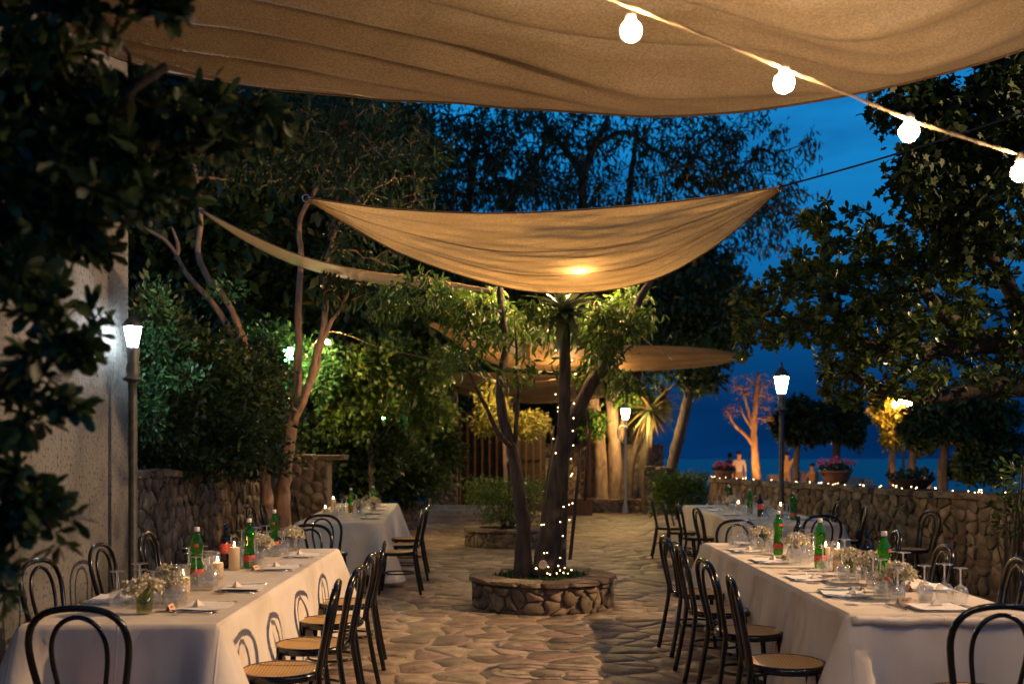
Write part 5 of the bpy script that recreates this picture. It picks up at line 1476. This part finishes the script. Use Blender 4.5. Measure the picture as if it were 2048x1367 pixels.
def candle_parts(h, R=.036):
    c = MB(); c.lathe([(R, 0), (R, h - .01), (R * .93, h), (R * .75, h - .004), (R * .4, h - .016), (.001, h - .018)], 22, cap0=True)
    k = MB(); k.tube([(0, 0, h - .02), (.001, 0, h + .004)], .0014, 5)
    f = MB(); f.lathe([(.001, h + .002), (.0052, h + .008), (.0062, h + .014), (.0042, h + .024), (.0015, h + .034), (.0003, h + .040)], 10)
    return [('wax', c, M['wax'], True), ('wick', k, M['wick'], True), ('flame', f, M['flame'], True)]
P_C1 = proto_of('pillar_candle', candle_parts(.10))
P_C2 = proto_of('pillar_candle', candle_parts(.15))
def vase_parts(seed, R, h, spread, n, vmat):
    r = random.Random(seed)
    v = MB(); v.lathe([(R * .85, .002), (R * .95, h * .5), (R, h), (R * .93, h), (R * .86, h * .5), (R * .8, .01), (.001, .01)], 20, cap0=True)
    s = MB(); bl3 = []
    for k in range(34):
        a = r.uniform(0, 6.28); e = r.uniform(.05, 1.5)
        tip = Vector((math.sin(e) * math.cos(a) * spread, math.sin(e) * math.sin(a) * spread, h + spread * (.12 + .62 * math.cos(e))))
        s.tube([(r.uniform(-R, R) * .5, r.uniform(-R, R) * .5, .015), (tip.x * .4, tip.y * .4, h), tuple(tip)], .0011, 3)
        bl3.append(tip)
    pos = []
    for k in range(n):
        t = bl3[r.randrange(len(bl3))]
        pos.append(t + Vector((r.gauss(0, 1), r.gauss(0, 1), r.gauss(0, .8))) * spread * .15)
    P = np.array([list(p) for p in pos])
    rng = np.random.default_rng(seed)
    me = leaves_mesh('blossoms', P, rng.normal(size=P.shape) + np.array([0, 0, .4]), rng.uniform(.010, .019, len(P)), 'lobed', M['bloom'], rng, .3)
    return v, s, me
P_V = []
for k, (R_, h_, sp_, n_, vm) in enumerate(((.030, .066, .058, 800, 'vaseg'), (.036, .072, .064, 900, 'glass'), (.032, .068, .066, 1000, 'glass'))):
    v, s, me = vase_parts(40 + k, R_, h_, sp_, n_, vm)
    root = empty('flower_vase'); v.build('vase', M[vm], root); s.build('stems', M['sprig'], root)
    o = link('blossoms', me, root); o['kind'] = 'stuff'
    note_kids(root); P_V.append([root, False])

def fork_mesh():
    b = MB()
    b.tube([(0, -.10, .004), (0, -.02, .003), (0, .03, .006), (0, .045, .006)], [.0055, .0035, .003, .006], 6, flat=.5)
    b.add([(-.007, .045, .005), (.007, .045, .005), (.011, .060, .004), (-.011, .060, .004), (-.011, .072, .0045), (.011, .072, .0045)], [(0, 1, 2, 3), (3, 2, 5, 4)])
    for k in range(4):
        x = -.0093 + k * .0062; b.tube([(x, .071, .0045), (x, .09, .007), (x, .103, .011)], [.0019, .0018, .001], 5)
    return b
def knife_mesh():
    b = MB()
    b.tube([(0, -.105, .005), (0, -.06, .005), (0, 0, .005)], [.0065, .0062, .0045], 6, flat=.6)
    b.add([(-.004, 0, .003), (.006, 0, .003), (.009, .03, .003), (.009, .08, .003), (.002, .108, .003), (-.004, .09, .003), (-.004, 0, .0048), (.006, 0, .0048), (.009, .03, .0045), (.009, .08, .0045), (.002, .108, .004), (-.004, .09, .0048)],
          [(5, 4, 3, 2, 1, 0), (6, 7, 8, 9, 10, 11)] + [(i, (i + 1) % 6, 6 + (i + 1) % 6, 6 + i) for i in range(6)])
    return b
ME_F = fork_mesh().mesh('fork', M['steel']); ME_K = knife_mesh().mesh('knife', M['steel'])
def napkin_mesh(seed):
    r = np.random.default_rng(seed)
    V, Q = [], []
    n = 9
    for layer in range(2):
        z0 = .003 + layer * .007; sx = .13 - layer * .006; sy = .115 - layer * .004
        for i in range(n):
            for j in range(n):
                u, v = i / (n - 1) * 2 - 1, j / (n - 1) * 2 - 1
                z = z0 + .0025 * math.sin(u * 4 + seed + layer) * math.cos(v * 3 + seed) + .006 * max(0, abs(u) - .7) * (1 if layer else 0) + .018 * max(0, u * (1 if seed % 2 else -1) - .75)
                V.append((u * sx, v * sy, max(z, .0012 + layer * .004)))
        o_ = layer * n * n
        for i in range(n - 1):
            for j in range(n - 1):
                a = o_ + i * n + j; Q.append((a, a + n, a + n + 1, a + 1))
    # folded edge joins the two layers
    for j in range(n - 1):
        a = (n - 1) * n + j; c = n * n + (n - 1) * n + j
        Q.append((a, a + 1, c + 1, c))
    return np_mesh('folded_napkin', V, quads=Q, mat=M['napkin'], smooth=True)
ME_N = [napkin_mesh(s) for s in (1, 2, 3)]
fv = MB(); fv.add([(-.028, -.016, 0), (.028, -.016, 0), (0, .010, .034), (-.022, .022, 0), (.022, .022, 0)], [(0, 1, 2), (1, 4, 2), (4, 3, 2), (3, 0, 2)])
ME_FV = fv.mesh('folded_favour', M['cardw'], smooth=False)
pc = MB(); pc.add([(-.04, -.016, 0), (.04, -.016, 0), (.04, 0, .034), (-.04, 0, .034), (.04, .016, 0), (-.04, .016, 0)], [(0, 1, 2, 3), (3, 2, 4, 5)])
ME_PC = pc.mesh('place_card', M['card'], smooth=False)
ik = MB()
for k, (x0, y0, x1, y1) in enumerate(((-.018, .5, -.015, .75), (-.015, .75, -.012, .5), (-.012, .5, -.009, .75), (-.009, .75, -.006, .5), (0, .5, .003, .68), (.003, .68, .006, .5), (.006, .5, .009, .8), (.011, .5, .014, .68), (.014, .68, .018, .5))):
    ik.tube([(x0, -.016 + .016 * y0 - .001, .034 * y0), (x1, -.016 + .016 * y1 - .001, .034 * y1)], .0009, 4)
ME_IK = ik.mesh('handwriting', M['ink'])

def single(name, me, Mx, label, cat, group):
    o = link(name, me); o.matrix_world = Mx; tag(o, label, cat, group); return o

def setting(T, u, v, inward, where, seed, full=True, card=False, glasses=3):
    """One place setting on table T at table coordinates u (across), v (along); inward: angle of the view from the chair to the table middle."""
    r = random.Random(seed)
    Mt, w, l = T
    B = Mt @ Matrix.Translation((u, v, 0)) @ Matrix.Rotation(inward - PI / 2 + r.uniform(-.06, .06), 4, 'Z')
    g = 'place settings of the tables'
    def pl_(dx, dy, rz=0, z=0): return B @ Matrix.Translation((dx, dy, z)) @ Matrix.Rotation(rz, 4, 'Z')
    single('folded_napkin', ME_N[seed % 3], pl_(0, .0, r.uniform(-.1, .1)), f'white folded napkin at the {where}', 'napkin', g)
    single('folded_favour', ME_FV, pl_(.02 + r.uniform(-.03, .03), .03, r.uniform(-.8, .8), .014), f'folded paper favour at the {where}', 'paper favour', g)
    for i, dx in enumerate((-.155, -.19)):
        single('fork', ME_F, pl_(dx + r.uniform(-.006, .006), .01 + r.uniform(-.01, .01), r.uniform(-.18, .18), .001), f'steel fork, {"inner" if i == 0 else "outer"} of two at the {where}', 'fork', g)
    for i, dx in enumerate((.16, .185)):
        single('knife', ME_K, pl_(dx + r.uniform(-.006, .006), .0, r.uniform(-.15, .15), .001), f'steel knife, {"inner" if i == 0 else "outer"} of two at the {where}', 'knife', g)
    for i in range(glasses):
        q = pl_(.11 + .092 * (i % 2) + r.uniform(-.012, .012) + (-.05 if i == 2 else 0), .185 + r.uniform(-.02, .02) + .03 * i + (.05 if i == 2 else 0))
        put(P_GL if i == 0 else P_GS, *q.translation, r.uniform(0, 6), f'upturned {("large", "small", "inner")[i]} wine glass at the {where}', 'wine glass', 'upturned wine glasses')
    if full:
        q = pl_(.02 + r.uniform(-.02, .02), .20 + r.uniform(-.02, .02)); put(P_TU, *q.translation, 0, f'clear tumbler at the {where}', 'tumbler', 'tumblers')
    if card:
        o = single('place_card', ME_PC, pl_(-.10, .14, r.uniform(-.25, .25), .001), f'kraft paper place card at the {where}', 'place card', 'place cards')
        link('handwriting', ME_IK, o)

def tl(T, X, Y):
    """World X, Y to table coordinates."""
    q = T[0].inverted() @ Vector((X, Y, 0)); return q.x, q.y
k = 0
for T, name, aisle, wall_, sgn in ((TL1, 'front left table', [(-1.54, 5.0), (-1.55, 5.72), (-1.58, 6.78), (-1.60, 7.64)], [(-2.12, 5.3), (-2.15, 6.2), (-2.16, 7.05), (-2.2, 7.9)], 1), (TR1, 'front right table', [(1.83, 5.5), (1.84, 6.2), (1.87, 7.25), (1.88, 8.08)], [(2.4, 5.75), (2.41, 6.6), (2.43, 7.5), (2.45, 8.3)], -1)):
    for side, lst, ang in (('aisle', aisle, PI if sgn > 0 else 0.), ('wall', wall_, 0. if sgn > 0 else PI)):
        for i, (X, Y) in enumerate(lst):
            k += 1
            setting(T, *tl(T, X, Y), ang, f'{ORD[i]} {side}-side place on the {name}', 200 + k, card=(i % 2 == 0))
setting(TR1, *tl(TR1, 2.12, 4.99), PI / 2, 'near end place on the front right table', 301, card=True)
setting(TR1, *tl(TR1, 2.1, 8.72), -PI / 2, 'far end place on the front right table', 303)
setting(TL1, *tl(TL1, -1.93, 8.1), -PI / 2, 'far end place on the front left table', 304)
for T, name in ((TL2, 'far left table'), (TR2, 'far right table')):
    for side, u, ang in (('aisle', None, None), ('wall', None, None)):
        for i in range(4):
            k += 1
            right = (T is TL2) == (side == 'aisle')
            uu = (T[1] / 2 - .2) * (1 if right else -1)
            setting(T, uu, -T[2] / 2 + .75 + i * 1.02, PI if right else 0., f'{ORD[i]} {side}-side place on the {name}', 400 + k, full=False, glasses=2)

def on(T, pr, X, Y, label, cat, group, rz=0., sc=1.):
    put(pr, X, Y, ZT + .002, rz, label, cat, group, sc)
BG, WG, CG, VG = 'green water bottles', 'dark wine bottles', 'pillar candles', 'vases of white blossom'
for X, Y, lb, rz in ((-1.89, 5.97, 'nearest green water bottle on the front left table', .3), (-1.80, 6.82, 'middle green water bottle on the front left table', 2.2), (-1.90, 7.95, 'farthest green water bottle on the front left table', .1),
                     (2.10, 5.62, 'nearest green water bottle on the front right table', .9), (2.11, 6.82, 'middle green water bottle on the front right table', 2.6), (2.08, 7.78, 'farthest green water bottle on the front right table', .5),
                     (-2.2, 13.6, 'nearer green water bottle on the far left table', 0), (-2.05, 14.7, 'farther green water bottle on the far left table', 1), (3.42, 12.1, 'nearest green water bottle on the far right table', 1), (3.2, 13.4, 'middle green water bottle on the far right table', 2), (3.35, 15.4, 'farthest green water bottle on the far right table', 0)):
    on(None, P_BO, X, Y, lb, 'bottle', BG, rz)
for X, Y, lb in ((-1.97, 6.85, 'dark wine bottle among the candles on the front left table'), (2.21, 6.2, 'dark wine bottle with red label beside a candle on the front right table'), (2.22, 7.72, 'dark wine bottle behind the blossom on the front right table'),
                 (3.18, 12.75, 'dark wine bottle by the candle on the far right table'), (3.3, 15.0, 'dark wine bottle with red label toward the end of the far right table')):
    on(None, P_WI, X, Y, lb, 'bottle', WG, 1.)
for X, Y, t, lb in ((-1.80, 5.45, 0, 'nearest lit pillar candle on the front left table'), (-1.84, 6.22, 0, 'lit candle just behind the nearest bottle on the front left table'), (-1.875, 6.72, 1, 'tall lit candle beside the wine bottle on the front left table'), (-1.94, 7.46, 1, 'farthest tall candle on the front left table'),
                    (2.30, 6.36, 1, 'tall lit candle right of the wine bottle on the front right table'), (2.17, 6.62, 1, 'lit candle behind the blossom on the front right table'), (2.3, 7.3, 0, 'short candle by the far bottles on the front right table'),
                    (-2.42, 12.9, 0, 'nearest lit candle on the far left table'), (-2.62, 14.6, 1, 'lit candle at the garden side of the far left table'), (-2.12, 13.9, 0, 'lit candle among the blossom on the far left table'), (-2.1, 15.4, 0, 'farthest candle on the far left table'),
                    (3.4, 12.6, 1, 'nearest lit candle on the far right table'), (3.25, 14.3, 0, 'lit candle amid the glasses of the far right table')):
    on(None, P_C2 if t else P_C1, X, Y, lb, 'candle', CG)
for X, Y, t, lb in ((-1.78, 4.82, 0, 'greenish glass of dried blossom at the near end of the front left table'), (-1.80, 5.2, 1, 'clear glass of blossom before the first candle on the front left table'), (-1.86, 7.3, 2, 'blossom vase before the far bottle on the front left table'), (-1.8, 8.15, 1, 'blossom vase at the far end of the front left table'),
                    (2.06, 5.34, 2, 'clear glass of white blossom before the nearest bottle on the front right table'), (2.16, 6.36, 0, 'greenish blossom vase left of the wine bottle on the front right table'), (2.12, 7.42, 1, 'blossom vase between the far bottles on the front right table'), (2.16, 5.95, 1, 'blossom vase behind the nearest bottle on the front right table'), (2.08, 8.3, 0, 'blossom vase at the far end of the front right table'),
                    (-2.05, 13.3, 1, 'blossom vase nearest the camera on the far left table'), (-1.98, 14.2, 2, 'blossom vase by the far bottle on the far left table'), (3.3, 13.0, 2, 'blossom vase near the bottles on the far right table'), (3.25, 14.7, 1, 'blossom vase toward the end of the far right table')):
    on(None, P_V[t], X, Y, lb, 'flower vase', VG, X * 3, 1.4)

ORD8 = ORD + ['seventh', 'eighth']
rr = random.Random(31)
for T, name, xs, ys in ((TL1, 'front left table', -1.86, [5.02, 5.68, 6.45, 7.05, 7.62, 8.05]), (TR1, 'front right table', 2.14, [5.16, 5.78, 6.5, 7.08, 7.55, 8.1])):
    for i, y in enumerate(ys):
        on(None, P_GL if i % 2 else P_GS, xs + rr.choice((-.13, .13)) + rr.uniform(-.02, .02), y, f'{ORD8[i]} upturned wine glass of those along the middle of the {name}', 'wine glass', 'upturned wine glasses')

# ------------------------------------------------------------------ pots on the stone wall
def wallx(y): return 6.05 + (3.83 - 6.05) * (y - 4.6) / (19.3 - 4.6)
def pot(y, R, h, label, flower, seed):
    x = wallx(y) + .16
    root = empty('flower_pot', (x, y, 1.125)); tag(root, label, 'flower pot', 'pots along the sea wall')
    b = MB(); b.lathe([(R * .62, 0), (R * .8, h * .4), (R * .97, h * .85), (R * 1.05, h * .87), (R * 1.05, h), (R * .93, h), (R * .9, h * .86), (.001, h * .85)], 24, cap0=True); b.build('bowl', M['terra'] if flower else M['wood_d'], root)
    rng = np.random.default_rng(seed)
    n = 420
    v = unit(rng.normal(size=(n, 3))) * rng.random((n, 1)) ** .4 * np.array([R * 1.15, R * 1.0, R * .55]); v[:, 2] = np.abs(v[:, 2]) + h * .9
    o = link('foliage', leaves_mesh('foliage', v, rng.normal(size=(n, 3)) + [0, 0, .5], rng.uniform(.04, .08, n), 'plain', M['leaf_d'], rng), root); o['kind'] = 'stuff'
    if flower:
        m = 240
        cl = unit(rng.normal(size=(14, 3))) * np.array([R, R * .9, R * .35]); cl[:, 2] = np.abs(cl[:, 2]) + h + R * .38
        v = cl[rng.integers(0, 14, m)] + rng.normal(size=(m, 3)) * .025
        o = link('blossoms', leaves_mesh('blossoms', v, rng.normal(size=(m, 3)) + [0, 0, .5], rng.uniform(.025, .05, m), 'lobed', M['pink'], rng), root); o['kind'] = 'stuff'
pot(19.0, .19, .14, 'pot of bright pink flowers at the far end of the stone wall', True, 1)
pot(14.5, .23, .20, 'wide terracotta bowl with a few pink flowers on the stone wall', True, 2)
pot(12.5, .27, .12, 'dark leafy planter on the stone wall under the golden tree', False, 3)

# ------------------------------------------------------------------ sea terrace: parapet blocks, amber lamps, people
for k, (x0, x1, yt, Y, lb) in enumerate(((1432, 1466, 940, 37, 'lit stone block of the terrace parapet left of the orange tree'), (1590, 1622, 942, 37, 'lit stone block of the terrace parapet right of the sea lamp'), (1536, 1566, 948, 36.5, 'low dark parapet block behind the raised-arm person'), (1690, 1718, 953, 33, 'lit end block of the terrace parapet'), (1722, 1742, 956, 33, 'darker end block of the terrace parapet'))):
    a = at(x0, yt, Y); c = at(x1, yt, Y)
    b = MB(); b.box(((a.x + c.x) / 2, Y, a.z / 2), (c.x - a.x, .5, a.z)); o = b.build('parapet_block', M['stone_s'], smooth=False)
    bv = o.modifiers.new('b', 'BEVEL'); bv.width = .04; bv.segments = 2
    tag(o, lb, 'parapet', 'terrace parapet blocks')
def spot_fixture(x, y, Y, target, e, col, label):
    p = Vector((at(x, y, Y).x, Y, .12)); root = empty('ground_uplight', p); tag(root, label, 'uplight')
    b = MB(); b.lathe([(.07, -.12), (.07, .02), (.085, .05)], 12, cap0=True); b.build('housing', M['iron'], root)
    ld = bpy.data.lights.new('uplight', 'SPOT'); ld.energy = e; ld.color = col; ld.spot_size = math.radians(85); ld.spot_blend = .7; ld.shadow_soft_size = .06
    lo = bpy.data.objects.new('lamp', ld); COL.objects.link(lo); lo.parent = root; lo.location = (0, 0, .07)
    lo.rotation_euler = (Vector(target) - p).to_track_quat('-Z', 'Y').to_euler()
spot_fixture(1508, 960, 28.6, at(1505, 800, 30), 1000, (1., .42, .10), 'ground uplight in front of the orange-lit terrace tree')
spot_fixture(1520, 960, 32.4, at(1520, 918, 36), 380, (1., .45, .14), 'added ground uplight brightening the terrace parapet and people')  # unseen lamp added to brighten the standing people and the parapet
def far_lamp(x, y, Y, r, mat, label):
    p = at(x, y, Y); root = empty('terrace_lamp', (p.x, p.y, 0)); tag(root, label, 'street lamp', 'terrace lamps')
    b = MB(); b.tube([(0, 0, 0), (0, 0, p.z - r)], .04, 8); b.build('post', M['iron'], root)
    b = MB(); b.lathe([(.01, -r), (r * .8, -r * .6), (r, 0), (r * .8, r * .6), (.01, r)], 12, c=(0, 0, p.z)); b.build('globe', mat, root)
    if x > 1700:
        for dx in (-.22, .22):
            b = MB(); b.tube([(0, 0, p.z - .35), (dx * .8, 0, p.z - .32), (dx, 0, p.z - .2)], .02, 6); b.build('arm', M['iron'], root)
            b = MB(); b.lathe([(.01, -r), (r * .8, -r * .6), (r, 0), (r * .8, r * .6), (.01, r)], 12, c=(dx, 0, p.z - .12)); b.build('globe', mat, root)
far_lamp(1806, 800, 29.2, .10, M['lan_o'], 'amber three-globe lamp in front of the golden terrace tree')
far_lamp(1569, 826, 38, .09, M['lan_o'], 'small amber lamp behind the sea lamp post')

def person(loc, rz, joints, shirt, legs, hairm, label, scale=1.0, split=(.95, 1.42)):
    """One continuous body grown over a jointed skeleton; joints move from a standing pose."""
    J = {'pel': (0, 0, .95), 'sp': (0, 0, 1.12), 'ch': (0, .01, 1.32), 'nk': (0, .0, 1.47), 'hd': (0, .02, 1.56), 'tp': (0, .015, 1.70),
         'hl': (-.09, 0, .90), 'kl': (-.10, .02, .50), 'al': (-.10, 0, .09), 'tl': (-.11, .14, .04), 'hr': (.09, 0, .90), 'kr': (.10, .02, .50), 'ar': (.10, 0, .09), 'tr': (.11, .14, .04),
         'sl': (-.17, 0, 1.40), 'el': (-.22, -.01, 1.14), 'wl': (-.22, .06, .90), 'fl': (-.21, .09, .80), 'sr': (.17, 0, 1.40), 'er': (.22, -.01, 1.14), 'wr': (.22, .06, .90), 'fr': (.21, .09, .80)}
    J.update(joints)
    RAD = {'pel': .125, 'sp': .115, 'ch': .135, 'nk': .052, 'hd': .085, 'tp': .075, 'hl': .085, 'kl': .058, 'al': .038, 'tl': .032, 'hr': .085, 'kr': .058, 'ar': .038, 'tr': .032, 'sl': .062, 'el': .042, 'wl': .028, 'fl': .03, 'sr': .062, 'er': .042, 'wr': .028, 'fr': .03}
    E = [('pel', 'sp'), ('sp', 'ch'), ('ch', 'nk'), ('nk', 'hd'), ('hd', 'tp'), ('pel', 'hl'), ('hl', 'kl'), ('kl', 'al'), ('al', 'tl'), ('pel', 'hr'), ('hr', 'kr'), ('kr', 'ar'), ('ar', 'tr'), ('ch', 'sl'), ('sl', 'el'), ('el', 'wl'), ('wl', 'fl'), ('ch', 'sr'), ('sr', 'er'), ('er', 'wr'), ('wr', 'fr')]
    ks = list(J)
    me = bpy.data.meshes.new('body_skeleton')
    me.from_pydata([J[k] for k in ks], [(ks.index(a), ks.index(b_)) for a, b_ in E], [])
    tmp = bpy.data.objects.new('body_skeleton', me); COL.objects.link(tmp)
    tmp.modifiers.new('skin', 'SKIN')
    for i, kk in enumerate(ks):
        sv = me.skin_vertices[0].data[i]; sv.radius = (RAD[kk], RAD[kk]); sv.use_root = (kk == 'pel')
    ss = tmp.modifiers.new('sub', 'SUBSURF'); ss.levels = 2; ss.render_levels = 2
    bpy.context.view_layer.update()
    body = bpy.data.meshes.new_from_object(tmp.evaluated_get(bpy.context.evaluated_depsgraph_get()))
    bpy.data.objects.remove(tmp)
    for m_ in (legs, shirt, M['skin']): body.materials.append(m_)
    K = np.array([J[k] for k in ks])
    limb = {'pel': 0, 'hl': 0, 'hr': 0, 'kl': 0, 'kr': 0, 'al': 0, 'ar': 0, 'tl': 0, 'tr': 0, 'sp': 1, 'ch': 1, 'sl': 1, 'sr': 1, 'el': 1, 'er': 1, 'nk': 2, 'hd': 2, 'tp': 2, 'wl': 2, 'wr': 2, 'fl': 2, 'fr': 2}
    for p in body.polygons:
        c = np.array(p.center[:]); p.material_index = limb[ks[int(np.argmin(np.linalg.norm(K - c, axis=1)))]]; p.use_smooth = True
    o = link('person', body); o.location = loc; o.rotation_euler.z = rz; o.scale = (scale,) * 3
    hd = Vector(J['hd']); tp = Vector(J['tp']); c = hd.lerp(tp, .62) + Vector((0, -.022, .012))
    b = MB(); b.lathe([(.001, -.085)] + [(.094 * math.sin(a), -.105 * math.cos(a)) for a in np.linspace(.7, PI - .1, 9)] + [(.001, .106)], 16, c=tuple(c)); b.build('hair', hairm, o)
    nose = MB(); f = hd.lerp(tp, .28); nose.add([(f.x - .012, f.y + .082, f.z), (f.x + .012, f.y + .082, f.z), (f.x, f.y + .108, f.z - .004), (f.x, f.y + .080, f.z + .045)], [(0, 1, 2), (1, 3, 2), (3, 0, 2)]); nose.build('nose', M['skin'], o)
    for s in (-1, 1):
        ey = MB(); ey.lathe([(.001, -.009), (.009, 0), (.001, .009)], 8, c=(f.x + s * .032, f.y + .077, f.z + .03)); ey.build('eye', hairm, o)
        er = MB(); er.lathe([(.001, -.026), (.014, 0), (.001, .026)], 8, c=(f.x + s * .084, f.y - .01, f.z + .015)); er.build('ear', M['skin'], o)
    tag(o, label, 'person', 'people on the sea terrace')
    return o
fab = lambda n, c: pmat(n, c, tuple(x * 1.15 for x in c), 20, rough=.9)
SIT = {'pel': (0, 0, .52), 'sp': (0, .0, .70), 'ch': (0, .03, .90), 'nk': (0, .05, 1.05), 'hd': (0, .08, 1.14), 'tp': (0, .08, 1.28), 'hl': (-.10, .04, .50), 'kl': (-.12, .46, .50), 'al': (-.12, .45, .08), 'tl': (-.12, .59, .04), 'hr': (.10, .04, .50), 'kr': (.12, .46, .50), 'ar': (.12, .45, .08), 'tr': (.12, .59, .04),
       'sl': (-.17, .03, .98), 'el': (-.23, .10, .73), 'wl': (-.12, .30, .62), 'fl': (-.08, .38, .60), 'sr': (.17, .03, .98), 'er': (.23, .10, .73), 'wr': (.12, .30, .62), 'fr': (.08, .38, .60)}
p = at(1478, 915, 35); person((p.x, p.y, 0), 2.9, {}, fab('white_shirt', (.62, .54, .45)), fab('khaki_trousers', (.28, .2, .12)), M['hair'], 'person in a white shirt standing with their back turned by the orange tree')
p = at(1460, 915, 36); person((p.x, p.y, 0), .4, {}, fab('maroon_top', (.12, .03, .03)), fab('dark_trousers', (.03, .03, .035)), M['hair'], 'person in dark clothes standing beside the white-shirted one', .97)
p = at(1574, 915, 35); person((p.x, p.y, 0), 2.6, {'el': (-.30, .05, 1.58), 'wl': (-.33, .10, 1.82), 'fl': (-.34, .11, 1.92)}, fab('tan_shirt', (.46, .30, .14)), fab('tan_trousers', (.3, .2, .1)), M['hair'], 'person in tan with one arm raised next to the sea lamp post', .98)
p = at(1626, 915, 35.5); person((p.x, p.y, .0), 2.4, SIT, fab('ochre_top', (.40, .24, .10)), fab('navy_trousers', (.03, .035, .05)), M['hair'], 'person sitting on the terrace right of the sea lamp post')
b = MB(); b.box((0, 0, .20), (2.2, .5, .40)); o = b.build('terrace_bench', M['stone_s'], smooth=False); o.location = (at(1852, 915, 25).x, 25.1, 0); tag(o, 'low stone bench under the two people sitting beyond the wall', 'bench')
b = MB(); b.box((0, 0, .20), (1.6, .5, .40)); o = b.build('terrace_bench', M['stone_s'], smooth=False); o.location = (p.x, p.y + .1, 0); tag(o, 'low stone bench under the person sitting right of the sea lamp', 'bench')
p = at(1852, 915, 25); person((p.x, p.y, -.05), 1.9, SIT, fab('peach_shirt', (.55, .36, .22)), fab('beige_trousers', (.4, .3, .2)), M['hair'], 'person in a peach shirt sitting beyond the stone wall at the right')
p = at(1834, 915, 25); person((p.x, p.y + .1, .0), 2.6, SIT, fab('rust_top', (.38, .16, .07)), fab('brown_trousers', (.12, .07, .04)), M['hair'], 'person in a rust top sitting close beside the peach-shirted one', .98)
spot_fixture(1820, 980, 22.5, at(1848, 955, 25), 120, (1., .5, .2), 'added ground uplight brightening the two people sitting beyond the wall')  # unseen lamp added to brighten the seated pair
bpy.context.view_layer.update()
